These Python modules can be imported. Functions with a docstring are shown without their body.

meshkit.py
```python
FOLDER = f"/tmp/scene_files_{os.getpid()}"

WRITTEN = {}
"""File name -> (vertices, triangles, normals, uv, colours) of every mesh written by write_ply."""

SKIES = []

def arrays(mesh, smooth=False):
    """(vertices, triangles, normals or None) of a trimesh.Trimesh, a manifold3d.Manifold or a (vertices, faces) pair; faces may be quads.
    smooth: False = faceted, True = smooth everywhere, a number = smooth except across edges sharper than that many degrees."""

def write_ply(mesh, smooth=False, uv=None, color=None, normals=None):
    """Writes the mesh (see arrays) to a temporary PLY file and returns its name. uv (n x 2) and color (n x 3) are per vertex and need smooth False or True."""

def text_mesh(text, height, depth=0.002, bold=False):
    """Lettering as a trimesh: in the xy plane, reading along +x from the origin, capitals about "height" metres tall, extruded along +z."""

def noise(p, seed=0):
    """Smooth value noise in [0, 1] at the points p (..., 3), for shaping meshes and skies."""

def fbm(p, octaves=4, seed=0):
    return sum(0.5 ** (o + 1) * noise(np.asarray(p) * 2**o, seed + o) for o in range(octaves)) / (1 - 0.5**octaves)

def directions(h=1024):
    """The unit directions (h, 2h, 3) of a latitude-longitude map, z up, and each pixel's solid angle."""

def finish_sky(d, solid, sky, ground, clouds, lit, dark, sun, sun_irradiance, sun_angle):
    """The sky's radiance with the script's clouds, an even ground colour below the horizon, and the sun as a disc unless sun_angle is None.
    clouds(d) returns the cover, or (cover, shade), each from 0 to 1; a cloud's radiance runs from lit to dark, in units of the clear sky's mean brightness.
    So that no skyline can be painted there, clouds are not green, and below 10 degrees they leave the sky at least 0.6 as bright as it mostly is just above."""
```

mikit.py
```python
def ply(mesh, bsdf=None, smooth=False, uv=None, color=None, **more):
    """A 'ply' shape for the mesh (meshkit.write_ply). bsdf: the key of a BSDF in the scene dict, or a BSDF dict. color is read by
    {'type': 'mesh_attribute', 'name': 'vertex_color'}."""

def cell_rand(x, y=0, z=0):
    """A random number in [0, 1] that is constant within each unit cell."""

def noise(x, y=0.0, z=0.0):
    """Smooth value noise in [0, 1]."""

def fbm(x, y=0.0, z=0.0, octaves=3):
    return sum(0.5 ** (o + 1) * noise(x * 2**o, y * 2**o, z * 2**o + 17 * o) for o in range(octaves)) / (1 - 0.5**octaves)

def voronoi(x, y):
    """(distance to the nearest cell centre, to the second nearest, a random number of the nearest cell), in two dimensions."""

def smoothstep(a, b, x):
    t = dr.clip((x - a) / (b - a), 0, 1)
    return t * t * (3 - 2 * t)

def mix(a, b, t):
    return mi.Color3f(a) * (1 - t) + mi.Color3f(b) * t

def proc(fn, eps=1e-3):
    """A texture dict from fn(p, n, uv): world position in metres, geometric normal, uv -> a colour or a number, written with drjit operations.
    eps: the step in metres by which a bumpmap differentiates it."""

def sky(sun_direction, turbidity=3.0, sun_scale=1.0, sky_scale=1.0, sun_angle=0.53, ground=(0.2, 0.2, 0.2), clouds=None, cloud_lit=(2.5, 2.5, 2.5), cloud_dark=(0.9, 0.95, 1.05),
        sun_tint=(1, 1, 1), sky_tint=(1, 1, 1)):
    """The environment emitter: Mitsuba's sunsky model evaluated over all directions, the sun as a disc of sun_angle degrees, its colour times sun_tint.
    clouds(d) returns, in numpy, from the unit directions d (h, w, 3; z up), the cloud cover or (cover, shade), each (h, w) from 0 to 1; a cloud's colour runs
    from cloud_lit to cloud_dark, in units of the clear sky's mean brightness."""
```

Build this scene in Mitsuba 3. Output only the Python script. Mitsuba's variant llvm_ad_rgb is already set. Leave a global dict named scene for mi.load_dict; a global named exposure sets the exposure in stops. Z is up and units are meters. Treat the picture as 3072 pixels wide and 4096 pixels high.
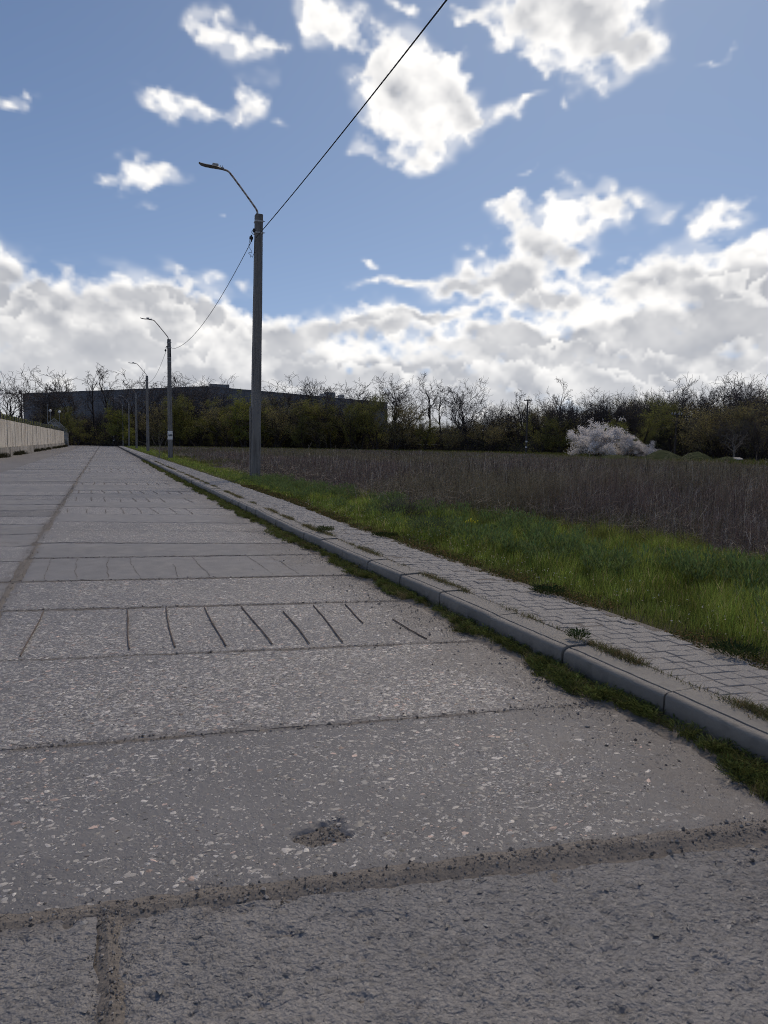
import math, random
import numpy as np
import trimesh
import mitsuba as mi
import drjit as dr
import mikit, meshkit

scene, labels = {}, {}
T = mi.ScalarTransform4f
EYE = 1.62                                      # camera above the road surface (z = 0); y runs along the road, x to its right

# ------------------------------------------------------------------ camera, sky, exposure
pitch, yaw, roll = math.radians(5.469), math.radians(21.996), math.radians(0.9)
Fw = np.array([math.sin(yaw) * math.cos(pitch), math.cos(yaw) * math.cos(pitch), -math.sin(pitch)])
R0 = np.array([math.cos(yaw), -math.sin(yaw), 0.0])
U0 = np.cross(R0, Fw)
Up = -R0 * math.sin(roll) + U0 * math.cos(roll)
scene['camera'] = {'type': 'perspective', 'fov': 2 * math.degrees(math.atan(1536 / 2840)), 'fov_axis': 'x', 'near_clip': 0.05, 'far_clip': 6000.0,
                   'to_world': T().look_at(origin=[0, 0, EYE], target=[float(v) for v in np.array([0, 0, EYE]) + Fw], up=[float(v) for v in Up])}
exposure = 1.68
# cumulus by direction: azimuth, elevation, half width, half height (degrees), tilt, weight
BANKS = [(35.4, 28.4, 4.4, 1.8, 12.0, 1.15), (38.9, 26.8, 2.4, 1.4, 20.0, 1.05), (31.9, 29.6, 1.8, 1.1, 0.0, 0.9), (37.4, 30.5, 3.6, 1.9, 0.0, 1.1), (27.7, 30.1, 2.1, 0.5, 5.0, 0.55), (22.8, 30.4, 1.2, 0.5, 10.0, 0.6), (16.9, 28.7, 1.9, 1.5, -8.0, 1.0), (16.5, 29.7, 1.5, 1.2, 0.0, 0.9), (22.2, 26.5, 2.7, 2.3, 20.0, 1.15), (23.3, 23.4, 3.4, 2.3, 10.0, 1.2), (26.1, 25.5, 1.8, 2.2, -30.0, 1.05), (28.8, 23.8, 2.6, 0.8, -12.0, 1.1), (19.4, 21.5, 1.2, 0.8, 0.0, 0.6), (24.3, 21.4, 2.2, 0.8, 0.0, 0.8), (9.6, 27.9, 1.6, 1.1, 25.0, 0.85), (11.5, 27.1, 1.4, 0.8, -20.0, 0.55), (5.0, 23.5, 1.5, 0.9, 20.0, 0.7), (7.9, 23.4, 2.2, 0.6, 5.0, 0.7), (11.0, 23.9, 1.4, 1.2, 60.0, 0.6), (5.1, 18.7, 1.9, 0.8, 0.0, 0.8), (2.5, 18.3, 1.4, 0.6, 0.0, 0.5), (-4.8, 22.2, 1.5, 0.6, 14.0, 0.65), (9.1, 16.7, 0.6, 0.3, 0.0, 0.42), (4.2, 17.0, 1.1, 0.3, 0.0, 0.35), (14.1, 22.4, 1.0, 0.6, 20.0, 0.4), (35.8, 25.0, 0.5, 0.4, 0.0, 0.5), (32.7, 25.0, 1.2, 0.5, -20.0, 0.42), (33.3, 19.6, 0.8, 0.3, 0.0, 0.45), (36.6, 19.0, 1.3, 0.5, 15.0, 0.42), (45.5, 25.5, 1.1, 0.3, -10.0, 0.35), (31.3, 17.9, 1.7, 0.4, -20.0, 0.4), (38.8, 17.1, 3.0, 1.0, -8.0, 1.0), (35.8, 16.8, 2.0, 1.2, -20.0, 0.9), (31.8, 17.1, 1.3, 0.9, -20.0, 0.75), (33.5, 15.0, 3.2, 1.6, 20.0, 1.05), (27.5, 14.8, 1.1, 0.7, 0.0, 0.75), (27.2, 13.3, 3.5, 1.1, -6.0, 0.95), (21.7, 13.1, 2.5, 0.5, -8.0, 0.75), (31.1, 12.4, 2.9, 1.7, 0.0, 1.1), (35.9, 14.4, 1.3, 0.9, 0.0, 0.8), (34.7, 11.3, 2.6, 1.5, 0.0, 1.1), (40.7, 12.1, 3.5, 1.8, -8.0, 1.15), (45.7, 12.1, 3.6, 1.7, 0.0, 1.15), (49.0, 11.8, 2.8, 2.1, 0.0, 1.2), (46.3, 15.6, 2.0, 0.7, -18.0, 0.8), (42.7, 16.3, 1.5, 0.8, -20.0, 0.45), (48.5, 13.1, 1.3, 0.9, 20.0, 0.6), (20.1, 14.3, 0.6, 0.5, 0.0, 0.5), (6.6, 12.9, 1.3, 0.4, 5.0, 0.42), (8.9, 12.1, 0.8, 0.5, 0.0, 0.45), (11.3, 12.1, 0.8, 0.5, 0.0, 0.45), (-3.2, 8.8, 6.8, 3.0, 4.0, 1.3), (4.1, 9.6, 3.9, 2.8, 12.0, 1.25), (7.5, 8.8, 3.7, 2.0, 14.0, 1.15), (12.0, 7.7, 4.6, 2.4, 4.0, 1.1), (-9.4, 8.5, 5.3, 3.3, 0.0, 1.25), (20.0, 9.1, 5.8, 1.7, -3.0, 1.05), (25.4, 10.6, 3.6, 0.6, -6.0, 0.8), (31.6, 8.3, 7.8, 1.7, 0.0, 1.15), (41.8, 8.4, 5.8, 2.0, -6.0, 1.2), (48.5, 9.4, 3.5, 1.9, 0.0, 1.2), (-0.2, 4.7, 12.6, 2.2, 0.0, 1.2), (20.7, 5.3, 14.7, 2.0, 0.0, 1.15), (42.0, 5.1, 13.6, 1.9, 0.0, 1.15), (56.1, 10.0, 6.4, 3.2, 0.0, 1.2), (55.1, 6.0, 7.7, 2.4, 0.0, 1.2), (-15.3, 4.7, 7.0, 2.3, 0.0, 1.2)]
def clouds(d):
    az, el = np.degrees(np.arctan2(d[..., 0], d[..., 1])), np.degrees(np.arcsin(d[..., 2]))
    nz = lambda k, o, s: meshkit.fbm(d * k, o, s) - 0.5
    smooth = lambda a, b, x: (lambda t: t * t * (3 - 2 * t))(np.clip((x - a) / (b - a), 0, 1))
    # warp: the ragged outlines of the cumulus
    wx = 5.0 * nz(9, 3, 5) + 2.6 * nz(34, 3, 6)
    wy = 3.6 * nz(9, 3, 15) + 2.6 * nz(34, 3, 16)
    puff = 1 - np.abs(2 * meshkit.fbm(d * 40, 4, 31) - 1) * 2.2
    fine = nz(60, 4, 41)
    F = np.zeros(az.shape)
    for a, e, rx, ry, rot, w in BANKS:
        near = np.abs((az - a + 180) % 360 - 180) < 40
        c, s = np.cos(np.radians(rot)), np.sin(np.radians(rot))
        dx = ((az[near] - a + 180) % 360 - 180) * np.cos(np.radians(e)) + wx[near]
        dy = el[near] - e + wy[near]
        u, v = (dx * c - dy * s) / rx, (dx * s + dy * c) / ry
        F[near] = F[near] + w * np.exp(-(u * u + v * v) * 1.1) * (1 - 0.45 * np.clip(F[near], 0, 1))
    # the rest of the sky goes on with clouds of the same kind, and all of it hazes over towards the horizon
    away = np.clip((np.abs((az - 21.5 + 180) % 360 - 180) - 34) / 14, 0, 1)
    away = np.maximum(away, np.clip((el - 32) / 8, 0, 1))
    other = np.clip(2.2 * nz(4.5, 4, 77) + 0.0, 0, 1.2) + np.clip((14 + 8 * nz(5, 2, 78) - el) / 8, 0, 1)
    F = F * (1 - away) + away * other
    low = np.clip((9 - el) / 8, 0, 1)
    F = F + 1.1 * np.clip((5.5 - el) / 4, 0, 1) * (0.35 + 1.3 * meshkit.fbm(d * np.array([6.0, 6.0, 40.0]), 3, 141))
    G = F + (0.45 * (puff - 0.45) + 0.9 * fine) * smooth(0.02, 0.40, F)
    cover = smooth(0.26, 0.98, G)
    cover = np.maximum(cover, 0.42 * smooth(0.10, 0.50, F) * smooth(.40, .62, meshkit.fbm(d * np.array([20, 20, 34.0]), 4, 161)))
    # shade: thick bodies grey, rims light
    big = meshkit.fbm(d * np.array([7.0, 7.0, 13.0]), 4, 61)
    side = d + np.array([0.010, 0.0, 0.012])
    relief = (meshkit.fbm(d * 17, 5, 51) - meshkit.fbm(side * 17, 5, 51)) * 3.0
    body = smooth(0.62, 1.25, F + 0.5 * fine)
    shade = body * smooth(0.38, 0.66, big) * 0.8 * (1 - 0.45 * smooth(14, 20, el) * (1 - smooth(22, 27, el) * (az > 28)))
    # the bank along the horizon: heap behind heap, each with a light crown over a grey body
    t = np.full(az.shape, 30.0)
    for i in range(9):
        q = d * np.array([1, 1, 0.35]) + i * 3.7
        top = 0.8 + 1.65 * i + 5.0 * (meshkit.fbm(q * 6, 2, 90 + i) - 0.5) + 2.1 * (1 - np.abs(2 * meshkit.fbm(q * 17, 5, 110 + i) - 1) * 2 - 0.4) + 0.5 * wy
        gap = top - el
        t = np.where((gap > 0) & (gap < t), gap, t)
    heap = smooth(-0.1, 1.5, t) * (1 - smooth(1.6, 5.0, t)) * smooth(0.28, 0.62, meshkit.fbm(d * 11, 3, 131))
    bank = smooth(15, 11, el) * smooth(0.7, 1.1, F)
    shade = shade * (1 - 0.55 * bank) + bank * (0.85 * heap + 0.44) + relief * (0.35 + 0.65 * body) + 0.05
    shade = np.clip(shade, 0, .9) * (.72 + .9 * (nz(26, 4, 151) + .22)) 
    shade = shade * (1 - 0.30 * low) + 0.18 * low
    return cover * (1 - 0.08 * low), np.clip(shade, 0, 1)

sun_az, sun_el = math.radians(40), math.radians(50)      # the sun stands behind thin cloud, high above the right of the frame
scene['sky'] = mikit.sky([math.sin(sun_az) * math.cos(sun_el), math.cos(sun_az) * math.cos(sun_el), math.sin(sun_el)], turbidity=3, sun_scale=0.40, sun_angle=14, sun_tint=(1.0, 1.0, 1.0),
                         clouds=clouds, cloud_lit=(4.9, 4.8, 4.65), cloud_dark=(2.05, 2.12, 2.3), sky_tint=(0.74, 0.73, 0.78))

# ------------------------------------------------------------------ helpers
def numbered(name):
    if name not in scene and name not in labels: return name
    k = 1
    while f'{name}_{k:03d}' in scene or f'{name}_{k:03d}' in labels: k += 1
    return f'{name}_{k:03d}'

def thing(name, label, cat, group=None):
    key = numbered(name)
    labels[key] = {'label': label, 'category': cat}
    if group: labels[key]['group'] = group
    return key

COUNT = {}
def obj(name, mesh, bsdf, parent=None, smooth=False, color=None, label=None, kind=None, **more):
    base = f'{parent}__{name}' if parent else name
    n = COUNT.get(base, 0); COUNT[base] = n + 1
    key = base if n == 0 else f'{base}_{n:03d}'
    scene[key] = mesh if isinstance(mesh, dict) else mikit.ply(mesh, bsdf, smooth=smooth, color=color, **more)
    e = {}
    if label: e['label'] = label
    if kind: e['kind'] = kind
    if e: labels[key] = {**labels.get(key, {}), **e}
    return key

def setting(name, mesh, bsdf, **k):
    key = obj(name, mesh, bsdf, **k)
    labels[key] = {**labels.get(key, {}), 'kind': 'structure'}
    return key

def stuff(name, label, cat, mesh, bsdf, **k):
    key = obj(name, mesh, bsdf, **k)
    labels[key] = {'label': label, 'category': cat, 'kind': 'stuff'}
    return key

def join(parts):
    V, F, n = [], [], 0
    for v, f in parts:
        V.append(v); F.append(np.asarray(f) + n); n += len(v)
    return np.vstack(V), np.vstack(F)

def tri(f):
    f = np.asarray(f)
    return np.vstack([f[:, [0, 1, 2]], f[:, [0, 2, 3]]]) if f.shape[1] == 4 else f

def box(x0, x1, y0, y1, z0, z1, c=0.0):
    if c <= 0:
        m = trimesh.creation.box(bounds=[[x0, y0, z0], [x1, y1, z1]]); return np.array(m.vertices), np.array(m.faces)
    P = []
    for sx in (0, 1):
        for sy in (0, 1):
            for sz in (0, 1):
                p = [x1 if sx else x0, y1 if sy else y0, z1 if sz else z0]
                s = [-1 if sx else 1, -1 if sy else 1, -1 if sz else 1]
                for k in range(3):
                    q = [p[i] + (s[i] * c if i != k else 0) for i in range(3)]; P.append(q)
    h = trimesh.PointCloud(P).convex_hull
    return np.array(h.vertices), np.array(h.faces)

def tubes(P0, P1, A0, A1, sides=4):
    P0, P1, A0, A1 = (np.asarray(a, float) for a in (P0, P1, A0, A1))
    d = P1 - P0; d = d / (np.linalg.norm(d, axis=1, keepdims=True) + 1e-12)
    a = np.cross(d, np.where(np.abs(d[:, 2:]) < 0.9, [[0, 0, 1.0]], [[1.0, 0, 0]])); a /= np.linalg.norm(a, axis=1, keepdims=True)
    b = np.cross(d, a)
    ang = np.arange(sides) * 2 * np.pi / sides
    ring = np.cos(ang)[None, :, None] * a[:, None] + np.sin(ang)[None, :, None] * b[:, None]
    V = np.concatenate([P0[:, None] + ring * A0[:, None, None], P1[:, None] + ring * A1[:, None, None]], 1).reshape(-1, 3)
    j = np.arange(sides); k = (j + 1) % sides
    q = np.vstack([np.stack([j, k, k + sides], 1), np.stack([j, k + sides, j + sides], 1)])
    F = (np.arange(len(P0))[:, None, None] * 2 * sides + q[None]).reshape(-1, 3)
    return V, F

def pipe(pts, r, sides=8, cap=True):
    "one smooth tube along a polyline, r a number or one per point"
    p = np.asarray(pts, float); r = np.broadcast_to(r, (len(p),))
    t = np.gradient(p, axis=0); t /= np.linalg.norm(t, axis=1, keepdims=True)
    a0 = np.cross(t[0], [0, 0, 1.0] if abs(t[0, 2]) < .9 else [1.0, 0, 0]); a = np.empty_like(p)
    for i in range(len(p)):
        a0 = a0 - t[i] * (a0 @ t[i]); a0 = a0 / np.linalg.norm(a0); a[i] = a0
    b = np.cross(t, a); ang = np.arange(sides) * 2 * np.pi / sides
    V = (p[:, None] + r[:, None, None] * (np.cos(ang)[None, :, None] * a[:, None] + np.sin(ang)[None, :, None] * b[:, None])).reshape(-1, 3)
    F = []
    for i in range(len(p) - 1):
        for j in range(sides):
            k = (j + 1) % sides
            F += [[i * sides + j, i * sides + k, (i + 1) * sides + k], [i * sides + j, (i + 1) * sides + k, (i + 1) * sides + j]]
    if cap:
        n = len(V); V = np.vstack([V, p[:1], p[-1:]]); e = (len(p) - 1) * sides
        for j in range(sides):
            k = (j + 1) % sides
            F += [[n, k, j], [n + 1, e + j, e + k]]
    return V, np.array(F)

def rounded(pts, n=6):
    "a polyline with its corners rounded (Chaikin)"
    p = np.asarray(pts, float)
    for _ in range(n):
        q = [p[0]]
        for a, b in zip(p[:-1], p[1:]): q += [a * .75 + b * .25, a * .25 + b * .75]
        p = np.array(q + [p[-1]])
        if len(p) > 60: break
    return p

def cards(rng, C, size, flat=0.0):
    "small leaf quads at the points C; flat pulls their normals towards up"
    n = len(C)
    a = rng.normal(size=(n, 3)); nrm = rng.normal(size=(n, 3)) + np.array([0, 0, flat]); nrm /= np.linalg.norm(nrm, axis=1, keepdims=True)
    a -= nrm * (a * nrm).sum(1, keepdims=True); a /= np.linalg.norm(a, axis=1, keepdims=True) + 1e-9
    b = np.cross(nrm, a); s = (size * rng.uniform(.6, 1.4, n))[:, None]
    V = np.stack([C - a * s, C + b * s * .5, C + a * s, C - b * s * .5], 1).reshape(-1, 3)
    F = (np.arange(n)[:, None, None] * 4 + np.array([[0, 1, 2], [0, 2, 3]])[None]).reshape(-1, 3)
    return V, F

def blades(rng, B, h, w, lean, tip=0.12):
    "grass blades: bent strips of three triangles on the points B"
    n = len(B); az = rng.uniform(0, 2 * np.pi, n); la = rng.uniform(0, 2 * np.pi, n)
    s = np.stack([np.cos(az), np.sin(az), az * 0], 1) * (w * .5)[:, None]
    l = np.stack([np.cos(la), np.sin(la), la * 0], 1) * (h * lean)[:, None]
    up = np.zeros((n, 3)); up[:, 2] = h
    m = B + up * .55 + l * .3
    t = B + up * rng.uniform(.85, 1.0, n)[:, None] + l
    V = np.stack([B - s, B + s, m + s * .8, m - s * .8, t], 1).reshape(-1, 3)
    F = (np.arange(n)[:, None, None] * 5 + np.array([[0, 1, 2], [0, 2, 3], [3, 2, 4]])[None]).reshape(-1, 3)
    return V, F

def bend(y):                                     # the road drifts slowly to the right
    return 0.0085 * np.maximum(0, np.asarray(y, float) - 12)

# ------------------------------------------------------------------ materials
N, FBM, VOR, MIX, SS = mikit.noise, mikit.fbm, mikit.voronoi, mikit.mix, mikit.smoothstep

def mat(key, fn, rough=0.8, bump=None, scale=1.0, spec=0.3, eps=2e-3):
    b = {'type': 'principled', 'base_color': mikit.proc(fn) if callable(fn) else {'type': 'rgb', 'value': list(fn)}, 'roughness': rough, 'specular': spec}
    if bump: b = {'type': 'bumpmap', 'relief': mikit.proc(bump, eps), 'scale': scale, 'bsdf': b}
    scene[key] = {'type': 'twosided', 'bsdf': b}

def leafmat(key, trans=0.7, rough=0.6, rgb=None):
    scene[key] = {'type': 'principledthin', 'base_color': {'type': 'rgb', 'value': list(rgb)} if rgb else {'type': 'mesh_attribute', 'name': 'vertex_color'}, 'roughness': rough, 'diff_trans': trans, 'eta': 1.3}

def vcol(key):
    scene[key] = {'type': 'twosided', 'bsdf': {'type': 'diffuse', 'reflectance': {'type': 'mesh_attribute', 'name': 'vertex_color'}}}

SEAMS = [(-.85, 2.61, -.1514), (-.85, 4.09, -.1457), (-.85, 5.73, -.18), (-.85, 7.41, -.20), (-.85, 8.89, -.1886), (-.85, 10.61, -.197), (-.85, 12.18, -.294)]
def dirt(p):
    "sandy dust swept into the seams and along the kerb"
    d = mi.Float(9.0)
    for xa, ya, k in SEAMS: d = dr.minimum(d, dr.abs(p.y - (ya + k * (p.x - xa))))
    m = FBM(p.x * 6, p.y * 6, 11.0, 3); f = N(p.x * 55, p.y * 55, 12.0)
    xx = p.x - .0085 * dr.maximum(0.0, p.y - 12)
    a = SS(.13, .0, d + .22 * (m - .40) + .06 * f)
    b = SS(1.95, 2.85, xx + .9 * (m - .5) + .5 * (f - .5) + .3 * (FBM(p.x * 1.3, p.y * 1.3, 14.0, 2) - .5))
    c = SS(.16, .0, dr.abs(xx + .92) + .2 * (m - .5))
    return dr.maximum(dr.maximum(a, b), c) * (.65 + .35 * f)
def concrete(base, warm, chips=0.0, rough_=0.0):
    b, wmc = mi.Color3f(*base), mi.Color3f(*warm)
    def fn(p, n, uv):
        big = FBM(p.x * .9 + 3, p.y * .9, 5.0, 3)
        mid = FBM(p.x * 7, p.y * 7, 2.0, 3)
        fine = N(p.x * 170, p.y * 170, 1.0)
        grit = N(p.x * 420, p.y * 420, 8.0)
        c = MIX(b, wmc, SS(.42, .72, big * .6 + mid * .4)) * (.80 + .22 * mid + .14 * fine + .14 * grit)
        slab = mikit.cell_rand(dr.floor(p.y / 1.47 + .1), dr.floor(p.x / 3.5 + .26), 4.0)
        c = c * (.92 + .16 * slab)
        c = MIX(c, mi.Color3f(.128, .117, .110) * (.62 + .4 * fine + .4 * grit), .8 * dirt(p))
        if chips > 0:
            d1, d2, w1 = VOR(p.x * 42 + 2 * N(p.x * 30, p.y * 30), p.y * 34)
            c = MIX(c, mi.Color3f(.42, .40, .37), dr.select((w1 > 1 - chips) & (d1 < .36), .7, 0.0) * (1 - .7 * dirt(p)))
        if rough_ > 0:
            d1, d2, w1 = VOR(p.x * 60 + 3 * N(p.x * 25, p.y * 25, 3.0), p.y * 75)
            c = c * (.80 + .20 * SS(.02, .28, d2 - d1 + .25 * w1))
            c = MIX(c, mi.Color3f(.34, .32, .29), dr.select((w1 > .93) & (d1 < .3), .45, 0.0))
            pit = SS(.60, .74, FBM(p.x * 38, p.y * 60, 9.0, 2))
            c = c * (1 - .22 * pit)
        return c
    return fn

def road_bump(p, n, uv):
    return FBM(p.x * 70, p.y * 70, 1.0, 3) * .005 + N(p.x * 240, p.y * 240) * .0022

mat('slab_smooth', concrete((.180, .178, .179), (.198, .193, .188)), .62, road_bump, 1.0, .4)
mat('slab_chips', concrete((.150, .148, .152), (.171, .166, .164), chips=.42), .6, road_bump, 1.0, .4)
mat('slab_pale', concrete((.180, .178, .180), (.203, .196, .192), chips=.45), .6, road_bump, 1.0, .4)
mat('slab_plain', concrete((.141, .140, .144), (.162, .158, .155), chips=.08), .65, road_bump, 1.0, .4)
mat('slab_rough', concrete((.196, .192, .190), (.219, .211, .204), rough_=1.0), .7, lambda p, n, uv: FBM(p.x * 75, p.y * 95, 1.0, 4) * .0125 + N(p.x * 240, p.y * 240) * .003, 1.0, .35)

def sand(p, n, uv):
    g = N(p.x * 300, p.y * 300, 2.0); m = FBM(p.x * 12, p.y * 12, 3.0, 3); s = N(p.x * 120, p.y * 120, 6.0)
    return MIX(mi.Color3f(.115, .104, .094), mi.Color3f(.225, .205, .183), .5 * m + .3 * g + .2 * s)
mat('sand', sand, .9, lambda p, n, uv: FBM(p.x * 90, p.y * 90, 1.0, 3) * .006, 1.0, .2)
vcol('stone_chip')
scene['aggregate'] = {'type': 'twosided', 'bsdf': {'type': 'principled', 'base_color': {'type': 'mesh_attribute', 'name': 'vertex_color'}, 'roughness': .55, 'specular': .4}}
mat('asphalt', lambda p, n, uv: mi.Color3f(.17, .165, .162) * (.75 + .3 * FBM(p.x * .8, p.y * .25, 2.0, 3) + .25 * N(p.x * 60, p.y * 60)), .8, road_bump)

def kerb_fn(p, n, uv):
    m = FBM(p.y * 2.2, p.x * 9, p.z * 9, 3); f = N(p.x * 240, p.y * 240, p.z * 240); st = FBM(p.y * 14, 3.0, p.z * 2.5, 3); b = FBM(p.x * 16, p.y * 16, p.z * 16, 3)
    c = MIX(mi.Color3f(.150, .146, .140), mi.Color3f(.232, .221, .203), m) * (.82 + .24 * f + .1 * b)
    c = MIX(c, mi.Color3f(.075, .072, .068), .28 * SS(.5, .75, b) * SS(.35, .6, m))           # lichen and tyre marks
    c = MIX(c, mi.Color3f(.085, .076, .066), .55 * SS(.15, .03, p.z + .09 * (st - .5)))        # road dirt splashed up the face, deepened with shade painted into the colour
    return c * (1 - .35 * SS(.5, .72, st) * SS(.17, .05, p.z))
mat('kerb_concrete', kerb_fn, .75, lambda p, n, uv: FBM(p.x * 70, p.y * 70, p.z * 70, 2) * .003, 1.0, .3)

def paver_fn(p, n, uv):
    piece = mikit.cell_rand(dr.floor(p.x * 7.3), dr.floor((p.y + .15 * p.x) / .125), 2.0)
    m = FBM(p.x * 5, p.y * 5, 1.0, 3); f = N(p.x * 300, p.y * 300); g = N(p.x * 90, p.y * 90, 4.0)
    return MIX(mi.Color3f(.175, .172, .172), mi.Color3f(.214, .209, .204), .5 * m + .5 * piece) * (.84 + .2 * f + .1 * g)
mat('paver', paver_fn, .72, lambda p, n, uv: FBM(p.x * 80, p.y * 80, 1.0, 2) * .002, 1.0, .35)

def pole_fn(p, n, uv):
    m = FBM(p.x * 3, p.y * 3, p.z * .9, 3); f = N(p.x * 90, p.y * 90, p.z * 90); s = FBM(p.x * 22, p.y * 22, p.z * .7, 3)
    return MIX(mi.Color3f(.160, .155, .148), mi.Color3f(.225, .215, .20), m) * (.82 + .2 * f) * (1 - .35 * SS(.52, .72, s))
mat('pole_concrete', pole_fn, .85, lambda p, n, uv: FBM(p.x * 40, p.y * 40, p.z * 40, 2) * .004, 1.0, .2)
def rusty(p, n, uv):
    r = SS(.46, .62, FBM(p.x * 14, p.y * 14, p.z * 14, 3))
    return MIX(mi.Color3f(.30, .29, .28), mi.Color3f(.11, .055, .035), r)
mat('rusty_paint', rusty, .6)
mat('galvanised', (.34, .34, .33), .5)
mat('lamp_grey', (.16, .17, .18), .5)
mat('black_rubber', (.02, .02, .022), .6)
mat('rust_bar', lambda p, n, uv: MIX(mi.Color3f(.075, .066, .062), mi.Color3f(.13, .09, .07), N(p.x * 40, p.y * 40)), .7)
mat('crack_dirt', (.105, .094, .085), .95)
mat('white_paint', lambda p, n, uv: mi.Color3f(.72, .72, .70) * (.8 + .2 * N(p.x * 8, p.y * 8, p.z * 8)), .7)
mat('ink', (.05, .07, .09), .7)

def wall_fn(p, n, uv):
    m = FBM(p.y * .35, p.z * .6, 1.0, 3); st = FBM(p.y * 3.2, p.z * .35, 6.0, 4); f = N(p.x * 30, p.y * 30, p.z * 30)
    c = MIX(mi.Color3f(.41, .38, .325), mi.Color3f(.54, .50, .435), m) * (.9 + .15 * f)
    return MIX(c, mi.Color3f(.16, .125, .095), .75 * SS(.5, .74, st) * SS(.2, 1.0, FBM(p.y * .9, p.z * .3, 2.0, 2) + .35))
mat('panel_concrete', wall_fn, .85)
def plinth_fn(p, n, uv):
    st = FBM(p.y * 2.6, p.z * .5, 16.0, 4); f = N(p.x * 20, p.y * 20, p.z * 20); blk = mikit.cell_rand(dr.floor(p.y / 2.4), 1.0, 3.0)
    c = mi.Color3f(.30, .28, .25) * (.7 + .4 * blk) * (.85 + .25 * f)
    return c * (1 - .6 * SS(.48, .7, st))
mat('plinth_concrete', plinth_fn, .9)
def hall_fn(p, n, uv):
    u = p.x * .6 + p.y * .8
    return mi.Color3f(.098, .108, .128) * (.85 + .3 * FBM(u * .3, p.z * .15, 1.0, 3)) * (.93 + .12 * N(u * 2.2, 1.0, 1.0))
mat('hall_cladding', hall_fn, .6)
mat('hall_trim', (.085, .09, .10), .6)
mat('pale_render', (.55, .54, .52), .8)
mat('dark_roof', (.07, .065, .065), .8)
mat('brick', lambda p, n, uv: mi.Color3f(.30, .26, .22) * (.7 + .5 * N(p.x * 6, p.y * 6, p.z * 14)), .9)
mat('steel_dark', (.06, .06, .065), .6)
mat('globe', (.75, .75, .73), .35)
mat('timber_pole', (.07, .062, .058), .9)
mat('limestone', lambda p, n, uv: mi.Color3f(.50, .46, .40) * (.7 + .45 * FBM(p.x * 4, p.y * 4, p.z * 6, 3)), .9)

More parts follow.
